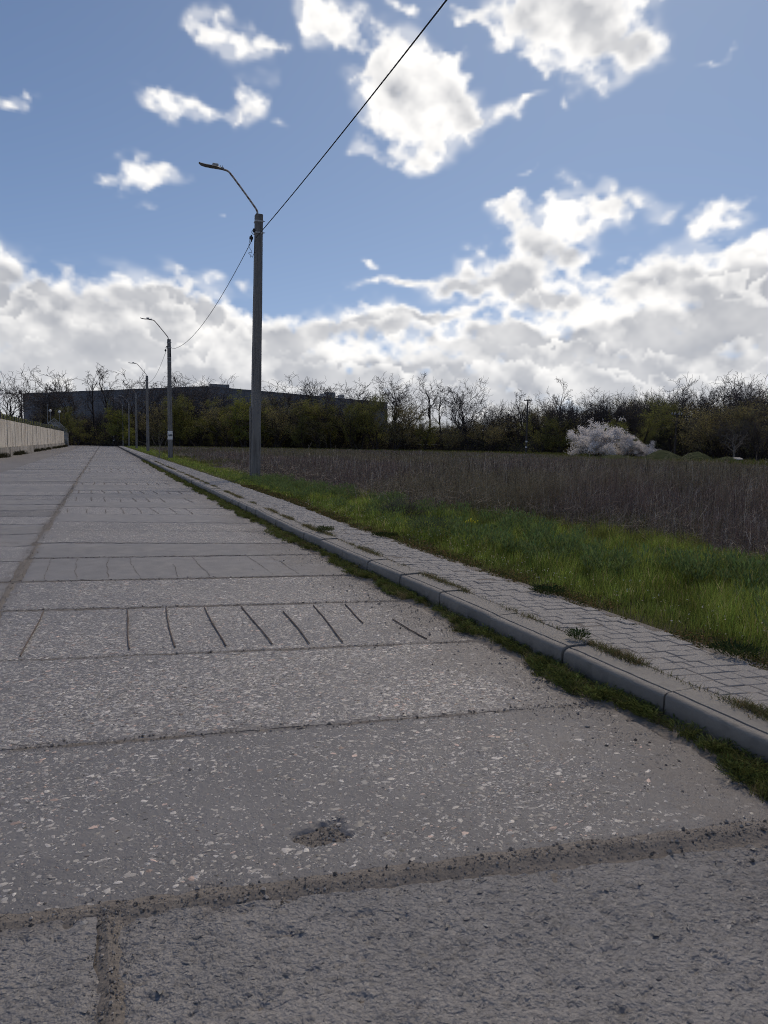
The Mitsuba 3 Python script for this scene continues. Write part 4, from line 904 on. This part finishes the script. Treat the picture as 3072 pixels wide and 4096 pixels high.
for s in (-1, 1):
    a = np.array([(gx, 6.95), (gx + s * 3.6, 3.45)]); V = [(p[0], yy, p[1] + dz) for yy in (gy - .5, gy + 9) for dz in (0, -.22) for p in a]
    obj('roof', (np.array(V), tri([[0, 1, 5, 4], [2, 6, 7, 3], [0, 2, 3, 1], [4, 5, 7, 6], [1, 3, 7, 5], [0, 4, 6, 2]])), 'dark_roof', gb)
    V2 = [(p[0], yy, p[1] + dz) for yy in (gy - .54, gy - .502) for dz in (.02, -.26) for p in a]
    obj('bargeboard', (np.array(V2), tri([[0, 1, 5, 4], [2, 6, 7, 3], [0, 2, 3, 1], [4, 5, 7, 6], [1, 3, 7, 5], [0, 4, 6, 2]])), 'white_paint', gb)
obj('side_wall', box(gx - 3.1, gx + 3.1, gy + .26, gy + 8.5, 0, 3.55), 'pale_render', gb)
for nm, x, y, h, ball in [('plain grey lamp mast behind the fence, tallest of the three there', -9.52, 165.6, 8.6, False), ('globe lamp behind the fence, just left of the white gable', -9.57, 176.4, 7.6, True), ('globe lamp behind the fence, right of the white gable', -7.89, 181.1, 7.6, True)]:
    t = thing('yard_lamp', nm, 'lamp post'); obj('mast', tubes([[x, y, 0]], [[x, y, h]], [.10], [.07], 8), 'lamp_grey', t)
    if ball:
        s = trimesh.creation.icosphere(2, .30); obj('globe', (np.array(s.vertices) + np.array([x, y, h + .25]), np.array(s.faces)), 'globe', t, smooth=True)
    else: obj('cap', tubes([[x, y, h]], [[x + .25, y, h + .1]], [.12], [.1], 8), 'lamp_grey', t)

# ------------------------------------------------------------------ the dark warehouse behind the trees
hall = thing('warehouse', 'long dark blue-grey warehouse with a flat roof behind the trees', 'building')
A, B, Cc = np.array([-23.6, 279.1]), np.array([29.3, 208.2]), np.array([101.4, 249.2]); HH = 17.2
def face(P, Q, n, out):
    d = (Q - P) / n; L = np.linalg.norm(d); u = d / L; nn = np.array([u[1], -u[0]]) * out
    for k in range(n):
        a, b = P + d * k + u * .04, P + d * (k + 1) - u * .04; o = nn * (.05 if k % 2 else .06); i = -nn * .2
        for z0, z1 in ((0, 1.2), (1.23, 6.5), (6.53, 12.0), (12.03, HH - .5)):
            V = [(*(p + q), z) for z in (z0, z1) for p, q in ((a, o), (b, o), (b, i), (a, i))]
            obj('wall_panel', (np.array(V), tri([[0, 1, 5, 4], [1, 2, 6, 5], [2, 3, 7, 6], [3, 0, 4, 7], [4, 5, 6, 7], [3, 2, 1, 0]])), 'hall_cladding', hall)
    a, b = P - u * .1, Q + u * .1; V = [(*(p + nn * q), z) for z in (HH - .49, HH + .02) for p, q in ((a, .16), (b, .16), (b, -.4), (a, -.4))]
    obj('parapet', (np.array(V), tri([[0, 1, 5, 4], [1, 2, 6, 5], [2, 3, 7, 6], [3, 0, 4, 7], [4, 5, 6, 7], [3, 2, 1, 0]])), 'hall_trim', hall)
face(A, B, 13, 1); face(B, Cc, 12, 1)
D4 = A + (Cc - B)
obj('roof', (np.array([(*p, HH - .3) for p in (A, B, Cc, D4)] + [(*p, 0.0) for p in (A, D4, Cc)]), np.array([[0, 1, 2], [0, 2, 3], [0, 3, 5], [0, 5, 4], [3, 2, 6], [3, 6, 5]])), 'dark_roof', hall)
for x, y, w, h in ((33.5, 213.5, 5.5, 1.0), (75.0, 237.5, 3.2, 1.9), (72.0, 236.0, 1.6, 1.2), (80.0, 240.0, 1.4, 1.4)): obj('roof_unit', box(x - w / 2, x + w / 2, y - 1.5, y + 1.5, HH - .29, HH + h, .05), 'lamp_grey' if w > 2 else 'pale_render', hall)
for k in range(6): obj('antenna', tubes([[92 + k * 1.3, 246.0 + k * .7, HH]], [[92 + k * 1.3 + .3, 246.0 + k * .7, HH + 3.0 - .2 * k]], [.07], [.05], 4), 'steel_dark', hall)
fl = thing('floodlight_mast', 'thin mast with a floodlight at the left corner of the warehouse', 'lamp post')
obj('mast', tubes([[-22.6, 262, 0]], [[-22.6, 262, 16.6]], [.16], [.12], 6), 'steel_dark', fl); obj('floodlight', box(-23.3, -22.5, 261.6, 262.2, 16.0, 17.2, .1), 'black_rubber', fl)

# ------------------------------------------------------------------ trees: models grown once, then placed
def grow(rng, p0, d0, L0, r0, steps, kink, childL, ang, rise, dens, start, maxlev, taper_=.75):
    seg, tips = [], []
    st = [(np.array(p0, float), np.array(d0, float), L0, r0, 0)]
    while st:
        p, d, L, r_, lev = st.pop(); n = steps[lev]
        for i in range(n):
            d = d + rng.normal(0, kink[lev], 3) + np.array([0, 0, rise[lev]]); d /= np.linalg.norm(d)
            q = p + d * L / n; ra, rb = r_ * (1 - taper_ * i / n), r_ * (1 - taper_ * (i + 1) / n)
            seg.append((p, q, ra, rb, lev)); p = q
            if lev < maxlev and (i + 1) / n > start[lev]:
                c = int(dens[lev]) + (rng.random() < dens[lev] % 1)
                for _ in range(c):
                    a = rng.uniform(0, 6.28); t = np.cross(d, [0.3, .5, .8]); t /= np.linalg.norm(t); bt = np.cross(d, t); w = ang[lev] * rng.uniform(.6, 1.3)
                    e = d * math.cos(w) + (t * math.cos(a) + bt * math.sin(a)) * math.sin(w)
                    st.append((p, e, L * childL[lev] * rng.uniform(.6, 1.2), rb * rng.uniform(.55, .8), lev + 1))
        if lev >= maxlev - 1: tips.append(p)
    return seg, np.array(tips)
def split(seg, rmin, z):
    P0, P1, A0, A1, lv = (np.array([s[k] for s in seg]) for k in range(5)); s = 1 / max(P1[:, 2].max(), 1e-6) if z else 1
    P0, P1, A0, A1 = P0 * s, P1 * s, np.maximum(A0 * s, rmin), np.maximum(A1 * s, rmin * .8)
    m = lv <= 1
    trunk = tubes(P0[m], P1[m], A0[m], A1[m], 5); fine = tubes(P0[~m], P1[~m], A0[~m], A1[~m], 3)
    return trunk, fine, s, (P0, P1, lv)
MODELS = {}
def model(kind, seed):
    r = np.random.default_rng(seed); leaf = None
    up = (r.normal(0, .06), r.normal(0, .06), 1)
    if kind == 'L':    # crooked bare locust
        seg, tips = grow(r, (0, 0, 0), up, .60, .030, [8, 8, 6, 4, 3], [.10, .24, .30, .32, .3], [.85, .60, .50, .5], [.60, .75, .75, .8], [.03, .07, .06, .04, .02], [1.3, 1.0, 1.05, .9], [.28, .30, .3, .3], 4)
        tr, fi, s, _ = split(seg, .0016, True)
    elif kind == 'T':  # tall thin bare tree
        seg, tips = grow(r, (0, 0, 0), up, .85, .021, [12, 6, 5, 3, 2], [.07, .18, .24, .3, .3], [.28, .5, .5, .5], [.55, .6, .7, .7], [.05, .12, .08, .03, .02], [1.05, 1.0, 1.0, .8], [.48, .3, .3, .3], 4)
        tr, fi, s, _ = split(seg, .0016, True)
    elif kind == 'R':  # round bare crown of fine twigs
        seg, tips = [], []
        for k in range(3):
            a, b = grow(r, (r.normal(0, .02), r.normal(0, .02), 0), (r.normal(0, .22), r.normal(0, .22), 1), .60, .018, [7, 6, 5, 3, 2], [.08, .15, .2, .25, .3], [.62, .55, .5, .5], [.50, .55, .6, .6], [.05, .08, .06, .05, .04], [1.25, 1.1, 1.15, 1.0], [.18, .2, .25, .25], 4); seg += a
        tr, fi, s, _ = split(seg, .0016, True)
    elif kind in 'GYB':
        seg, tips = [], []
        for k in range({'G': 3, 'Y': 4, 'B': 6}[kind]):
            a, b = grow(r, (r.normal(0, .05), r.normal(0, .05), 0), (r.normal(0, .30), r.normal(0, .30), 1), .70, .014, [7, 6, 5, 3], [.09, .16, .22, .3], [.55, .5, .45], [.55, .6, .7], [.05, .07, .05, .03], [1.2, 1.2, 1.2], [.12, .2, .2], 3); seg += a
        tr, fi, s, (P0, P1, lv) = split(seg, .0014, True)
        m = lv >= 2; Q = P1[m]; n = {'G': 17000, 'Y': 19000, 'B': 13000}[kind]
        i = r.integers(0, len(Q), n); C = Q[i] + r.normal(0, .018, (n, 3)); lump = meshkit.fbm(C * 7, 3, seed); C = C[(lump > .40) & (C[:, 2] > .06)]
        leaf = cards(r, C, {'G': .0068, 'Y': .0075, 'B': .0062}[kind], .3)
    elif kind == 'W':  # blossoming dome down to the ground
        seg, tips = [], []
        for k in range(11):
            a = k * .6 + r.uniform(0, .5); t = r.uniform(.2, 1.15)
            g, b = grow(r, (0, 0, 0), (math.cos(a) * t, math.sin(a) * t, 1 - .35 * t), .85, .018, [7, 6, 4], [.1, .2, .25], [.5, .5], [.7, .7], [-.02, .03, .03], [1.3, 1.2], [.2, .2], 2); seg += g
        tr, fi, s, (P0, P1, lv) = split(seg, .0025, True)
        Q = P1[lv >= 1]; n = 60000; i = r.integers(0, len(Q), n); C = Q[i] + r.normal(0, .045, (n, 3)); lump = meshkit.fbm(C * 4.5, 4, seed); C = C[(lump > .47) & (C[:, 2] > .01)]
        leaf = cards(r, C, .015, .3)
    elif kind == 'P':
        seg, tips = grow(r, (0, 0, 0), up, .55, .030, [5, 6, 5, 3], [.08, .16, .2, .3], [.75, .6, .5], [.55, .6, .6], [.05, .1, .08, .03], [1.6, 1.0, .9], [.2, .3, .3], 3)
        tr, fi, s, _ = split(seg, .0028, True)
    return tr, fi, leaf
BARK = {'P': 'twig_pale'}
def prepare(kind, k):
    name = f'model_{kind}_{k}'
    if name in scene: return name
    tr, fi, leaf = model(kind, 1000 + ord(kind) * 10 + k)
    g = {'type': 'shapegroup', 'trunk': mikit.ply(tr, BARK.get(kind, 'bark')), 'branches': mikit.ply(fi, BARK.get(kind, 'twig_dark' if kind in 'LTR' else 'twig'))}
    if leaf is not None: g['crown'] = mikit.ply(leaf, {'G': ['leaf_dark', 'leaf_mid'][k % 2], 'Y': 'leaf_yellow', 'B': 'leaf_brown', 'W': 'blossom'}[kind])
    scene[name] = g
    return name
VAR = {'L': 5, 'T': 3, 'R': 4, 'G': 4, 'Y': 2, 'B': 3, 'W': 2, 'P': 1}
NAME = {'L': 'bare_tree', 'T': 'bare_tree', 'R': 'bare_tree', 'G': 'leafy_tree', 'Y': 'leafy_tree', 'B': 'leafy_tree', 'W': 'blossom_tree', 'P': 'dead_tree'}
seen = {}
def tree(kind, x, y, h, label, wide=1.0, group=None, z=.1):
    k = seen.get(kind, 0); seen[kind] = k + 1; r = np.random.default_rng(9000 + ord(kind) * 50 + k)
    m = prepare(kind, k % VAR[kind]); key = thing(NAME[kind], label, 'tree', group)
    w = h * wide
    for q in ('branches', 'crown') if kind in 'GYBW' else ('branches',): labels[f'{key}__{q}'] = {'kind': 'stuff'}
    scene[key] = {'type': 'instance', 'to_world': T().translate([x, y, z]).rotate([0, 0, 1], float(r.uniform(0, 360))).scale([w, w, h]), 'group': {'type': 'ref', 'id': m}}
GB, GT, GG = 'bare trees rising above the warehouse and woods', 'bare grey trees of the thicket on the right', 'young green trees at the foot of the woods'
TH = 'grey bare tree in the dense thicket that closes off the field on the right'
MB = 'bare brownish tree crowded among the green trees below the warehouse roof'
for a in [
 ('L', -16.7, 168.5, 16.4, 'bare crooked tree at the left edge of the frame, behind the pillar and the fence'),
 ('T', -16.6, 192.2, 15.1, 'slender bare tree just left of the warehouse corner'),
 ('L', -10.0, 203.5, 18.4, 'bare tree leaning in front of the left end of the warehouse, nearest its corner'),
 ('R', -6.6, 205.4, 19.3, 'dense bare tree with a broad round crown over the left end of the warehouse'),
 ('T', -.1, 204.9, 20.9, 'tallest thin bare tree over the road end, left of the yellow-green bush'),
 ('T', 4.2, 198.9, 20.0, 'thin bare tree rising behind the dark utility pole at the road bend'),
 ('R', 10.6, 189.8, 18.4, 'dark bushy bare crown behind the third street lamp'),
 ('L', 20.1, 192.5, 18.1, 'bare crooked tree just right of the second street lamp'),
 ('L', 25.8, 192.3, 19.0, 'bare crooked tree at the highest point of the warehouse roof'),
 ('L', 32.8, 185.2, 17.9, 'bare tree close to the left of the nearest lamp post'),
 ('L', 39.6, 172.7, 17.6, 'bare crooked tree close to the right of the nearest lamp post'),
 ('R', 44.9, 173.8, 17.2, 'round bare crown, second tree to the right of the nearest lamp post'),
 ('R', 50.4, 169.5, 16.8, 'fine-twigged bare crown left of the pale unit on the warehouse roof'),
 ('L', 54.4, 163.5, 16.1, 'thin bare tree just right of the pale unit on the warehouse roof'),
 ('R', 58.1, 162.0, 16.2, 'dark dense bare crown at the right end of the warehouse roof'),
 ('L', 62.9, 152.5, 17.0, 'large wide bare tree standing against the cloud just past the end of the warehouse'),
 ('L', 68.0, 151.6, 16.4, 'bare tree with thin limbs, second against the sky past the warehouse'),
 ('T', 71.1, 148.2, 17.4, 'narrow bare tree, third against the sky past the warehouse'),
 ('T', 73.3, 146.2, 15.8, 'narrow forked bare tree just left of the large round bare crown'),
 ('R', 77.0, 141.5, 16.2, 'large round bare crown standing alone against the clouds in the middle of the woods'),
 ('T', 83.6, 128.0, 12.9, 'thin bare tree beside the utility pole with white bands'),
 ('L', 87.8, 128.5, 12.7, 'low bare tree between the white-banded utility pole and the tall lone tree'),
 ('T', 86.9, 122.3, 14.9, 'tall lone bare tree left of the white blossom tree'),
 ('L', 87.1, 107.2, 12.5, 'gnarled bare tree above the white blossom tree'),
 ('L', 86.8, 90.1, 13.1, 'tall spreading bare tree between the green crown and the wide green-brown tree'),
 ('L', 88.9, 80.6, 12.6, 'bare tree over the wide green-brown trees on the right')]: tree(*a[:3], a[3] * 1.05, a[4], group=GB, wide=(1.3 if a[1] < 60 else 1.12) if a[0] in 'LR' else 1.0)
for a in [('R', 80.2, 140.2, 11.6), ('R', 82.0, 137.3, 11.9), ('R', 84.0, 134.3, 11.7), ('R', 85.8, 130.3, 11.0), ('R', 86.5, 124.5, 11.2), ('R', 87.4, 117.8, 10.7), ('R', 87.6, 113.4, 11.0), ('R', 88.5, 110.0, 11.2), ('R', 87.0, 102.9, 12.2), ('R', 88.5, 105.0, 11.4),
          ('R', 87.1, 98.6, 10.9), ('R', 88.0, 94.4, 11.2), ('R', 87.8, 86.4, 12.1), ('R', 88.5, 82.9, 12.0), ('R', 90.0, 79.0, 12.7), ('R', 91.4, 77.4, 12.2), ('R', 92.0, 73.0, 12.3), ('R', 93.5, 70.0, 12.0)]: tree(*a, TH, group=GT, wide=.9)
for a in [('R', 37.4, 181.2, 13.6), ('R', 49.8, 174.0, 12.8), ('R', 54.4, 170.0, 13.1), ('R', 29.8, 188.6, 14.1), ('R', 15.4, 194.4, 13.2), ('R', 34.5, 180.0, 13.0), ('R', 42.0, 176.5, 12.0), ('R', 59.0, 160.5, 11.5), ('R', 7.0, 196.0, 13.5), ('R', 22.0, 186.0, 13.0)]: tree(*a, MB, group='bare brownish trees below the warehouse roof')
for a in [
 ('G', -4.7, 196.0, 8.8, 'dark green leafy tree right of the fence end at the road bend'),
 ('Y', 4.3, 188.1, 10.3, 'yellow-green bush behind the farthest street lamps'),
 ('G', 18.3, 178.1, 11.8, 'dark green tree just right of the second street lamp'),
 ('G', 22.6, 176.4, 11.4, 'green tree, second to the right of the second street lamp'),
 ('B', 14.2, 181.5, 11.0, 'brownish budding tree directly behind the second street lamp'),
 ('B', 29.2, 171.5, 11.2, 'brownish tree just left of the bright yellow-green tree'),
 ('G', 36.2, 168.5, 11.5, 'green tree just right of the bright yellow-green tree'),
 ('B', 48.0, 160.5, 11.2, 'brownish tree left of the pale roof unit, between two green trees'),
 ('G', 58.5, 150.5, 11.4, 'green tree left of the wide olive tree, hiding the end of the warehouse'),
 ('B', 65.0, 147.0, 10.4, 'brownish tree right of the wide olive tree'),
 ('G', 26.4, 174.8, 10.6, 'green tree midway between the second street lamp and the nearest one'),
 ('Y', 32.1, 168.2, 12.5, 'bright yellow-green tree directly behind the nearest lamp post'),
 ('B', 39.9, 167.2, 12.0, 'brownish budding tree, first to the right of the nearest lamp post'),
 ('G', 45.1, 163.0, 10.4, 'green tree, second to the right of the nearest lamp post'),
 ('G', 50.8, 158.5, 11.0, 'green tree below the pale unit on the warehouse roof'),
 ('G', 55.5, 155.5, 11.2, 'green tree below the right end of the warehouse roof'),
 ('B', 61.6, 145.5, 11.0, 'wide olive tree with slanting trunks at the end of the warehouse'),
 ('G', 67.3, 143.2, 8.0, 'small green tree right of the wide olive tree'),
 ('B', 71.5, 139.4, 7.3, 'low brownish tree beneath the large round bare crown'),
 ('B', 77.5, 132.6, 7.7, 'low brownish tree left of the white-banded utility pole'),
 ('G', 81.6, 120.2, 7.9, 'small green tree right of the white-banded utility pole'),
 ('G', 83.8, 117.1, 7.3, 'small green tree beneath the tall lone bare tree'),
 ('B', 83.1, 108.8, 6.0, 'low brown tree just left of the white blossom tree'),
 ('Y', 79.7, 97.2, 7.2, 'yellow-green crown showing over the white blossom tree'),
 ('G', 80.1, 88.4, 10.1, 'tall dark green crown right of the white blossom tree'),
 ('B', 79.0, 75.9, 8.6, 'wide green-brown tree behind the green mounds'),
 ('B', 81.2, 75.0, 8.9, 'green-brown tree, second of the wide ones on the right'),
 ('B', 82.3, 72.5, 8.9, 'green-brown tree above the pale dead tree'),
 ('B', 83.1, 70.0, 8.7, 'green-brown tree at the right edge of the frame')]: tree(*a[:3], a[3] * (1.1 if a[1] < 66 else 1.0), a[4], group=GG, wide=1.15)
tree('W', 69.5, 87.3, 5.6, 'large white blossoming tree at the edge of the field', 1.05, 'white blossoming trees')
tree('W', 73.6, 84.8, 3.5, 'smaller white blossoming shrub to the right of the large one', 1.2, 'white blossoming trees')
tree('P', 72.9, 65.5, 4.0, 'small pale dead tree at the right, above the flat stone', 1.3)
leafy_bush = [('Y', 6.6, 168.0, 4.8, 'small leafy bush behind the fifth street lamp')]
for a in leafy_bush: tree(*a, group=None)
for k, (x, y, h) in enumerate([(77.5, 66.0, 6.5), (78.6, 63.5, 6.8), (79.8, 61.5, 7.0), (76.4, 68.0, 6.0), (81.0, 59.5, 7.2)]): tree('R', x, y, h, 'low grey bare tree of the leafless hedge behind the pale dead tree', 1.0, 'leafless hedge on the right')


# the dark brush under and behind the trees
def brush_model(seed, leafy_):
    r = np.random.default_rng(seed); n = 420
    B = np.stack([r.normal(0, .5, n), r.normal(0, .5, n), np.zeros(n)], 1); hh = r.uniform(.35, 1.0, n) * np.exp(-(B[:, 0] ** 2 + B[:, 1] ** 2) * .5)
    Tp = B + np.stack([r.normal(0, .16, n), r.normal(0, .16, n), hh], 1)
    a = tubes(B, Tp, np.full(n, .009), np.full(n, .005), 3)
    i = r.integers(0, n, 1500); t = r.uniform(.3, 1, 1500)[:, None]; A = B[i] * (1 - t) + Tp[i] * t; E = A + r.normal(0, .13, (1500, 3)) * np.array([1, 1, .6]) + np.array([0, 0, .06])
    return join([a, tubes(A, E, np.full(1500, .0045), np.full(1500, .003), 3)]), cards(r, np.vstack([E, (A + E) / 2])[:leafy_], .03, .3)
for k in range(3):
    a, b = brush_model(70 + k, [500, 1500, 2600][k])
    scene[f'brush_{k}'] = {'type': 'shapegroup', 'twigs': mikit.ply(a, 'twig_dark'), 'leaves': mikit.ply(b, 'leaf_dark')}
r = np.random.default_rng(71); nb = 0
LINE = np.array([(-16, 186), (-8, 206), (2, 203), (12, 190), (24, 186), (38, 177), (52, 166), (64, 154), (74, 146), (82, 132), (87, 118), (88, 104), (88, 90), (90, 80), (93, 68), (97, 52), (104, 34)], float)
sl = np.concatenate([[0], np.cumsum(np.linalg.norm(np.diff(LINE, axis=0), axis=1))])
for s in np.arange(2, sl[-1], .62):
    x, y = (np.interp(s, sl, LINE[:, c]) for c in (0, 1)); dep = r.uniform(0, 1) ** .8; rr = math.hypot(x, y); x, y = x + x / rr * dep * 16 + r.normal(0, 1), y + y / rr * dep * 16 + r.normal(0, 1)
    h = r.uniform(2.0, 3.6) + 3.4 * dep
    nb += 1; key = f'underbrush__{nb:03d}'
    scene[key] = {'type': 'instance', 'to_world': T().translate([x, y, .1]).rotate([0, 0, 1], float(r.uniform(0, 360))).scale([h * .9, h * .9, h]), 'group': {'type': 'ref', 'id': f'brush_{int(r.integers(0, 3))}'}}
# the wood itself, seen as one mass behind the single trees
nb = 0
for s in np.arange(8, sl[-1], 1.15):
    x, y = (np.interp(s, sl, LINE[:, c]) for c in (0, 1)); dep = r.uniform(4, 26); rr = math.hypot(x, y); x, y = x + x / rr * dep + r.normal(0, 1), y + y / rr * dep + r.normal(0, 1)
    f = np.interp(math.degrees(math.atan2(x, y)), [-6, 5, 14, 19, 21.5, 28, 30, 34, 42, 52], [9.8, 10.8, 11.4, 10.2, 7.4, 7.4, 10.6, 11.8, 12.2, 13.0]); h = f * r.uniform(.78, 1.06) * (1 + dep / 190)
    nb += 1; key = f'woodland__{nb:03d}'; kd = 'RRRLBR'[int(r.integers(0, 6))]
    scene[key] = {'type': 'instance', 'to_world': T().translate([x, y, .1]).rotate([0, 0, 1], float(r.uniform(0, 360))).scale([h * .9, h * .9, h]), 'group': {'type': 'ref', 'id': prepare(kd, int(r.integers(0, VAR[kd])))}}
labels['woodland'] = {'label': 'dark leafless wood massed behind the single trees along the far edge of the field', 'category': 'wood', 'kind': 'stuff'}
labels['underbrush'] = {'label': 'dark tangled underbrush at the foot of the trees', 'category': 'underbrush', 'kind': 'stuff'}

# ------------------------------------------------------------------ mounds, rock, rail fence on the right
def mound(x, y, rx, ry, h, seed):
    r_, a = np.meshgrid(np.linspace(0, 1, 14), np.linspace(0, 2 * np.pi, 37)); X, Y = x + rx * r_ * np.cos(a), y + ry * r_ * np.sin(a)
    q = np.stack([X, Y, X * 0], -1); Z = .12 + h * (1 - r_ ** 2) ** 1.3 * (.75 + .5 * meshkit.fbm(q * .9, 3, seed)) - .1 * r_
    V = np.stack([X, Y, Z], -1).reshape(-1, 3); i, j = np.meshgrid(np.arange(36), np.arange(13), indexing='ij'); b = (i * 14 + j).ravel()
    return V, np.vstack([np.stack([b, b + 14, b + 15], 1), np.stack([b, b + 15, b + 1], 1)])
setting('grass_mound', mound(65.5, 69.5, 3.6, 3.0, 1.15, 1), 'turf', smooth=True)
setting('grass_mound', mound(68.6, 67.2, 2.7, 2.4, 1.05, 2), 'turf', smooth=True)
setting('grass_mound', mound(70.2, 63.8, 3.0, 2.0, .55, 3), 'turf', smooth=True)
setting('grass_mound', mound(62.2, 73.8, 4.2, 3.0, .55, 4), 'turf', smooth=True)
rk = trimesh.creation.icosphere(3, 1.0); V = np.array(rk.vertices); V = V * (1 + .35 * (meshkit.fbm(V * 1.6 + 4, 3, 3)[:, None] - .5)); V = V * np.array([.75, .5, .24]) + np.array([71.0, 63.2, .45])
t = thing('limestone_slab', 'pale flat stone lying in the grass at the right, below the dead tree', 'stone'); scene[t] = mikit.ply((V, np.array(rk.faces)), 'limestone', smooth=25)
rf = thing('rail_fence', 'low pale rail fence glimpsed between the trunks in the middle of the trees', 'fence')
P, Q = np.array([67.5, 152.5]), np.array([79.5, 142.5])
for z in (.9, 1.7): obj('rail', tubes([[*P, z]], [[*Q, z]], [.06], [.06], 4), 'white_paint', rf)
for k in range(6):
    c = P + (Q - P) * k / 5; obj('post', tubes([[*c, 0]], [[*c, 1.85]], [.07], [.07], 4), 'pale_render', rf)
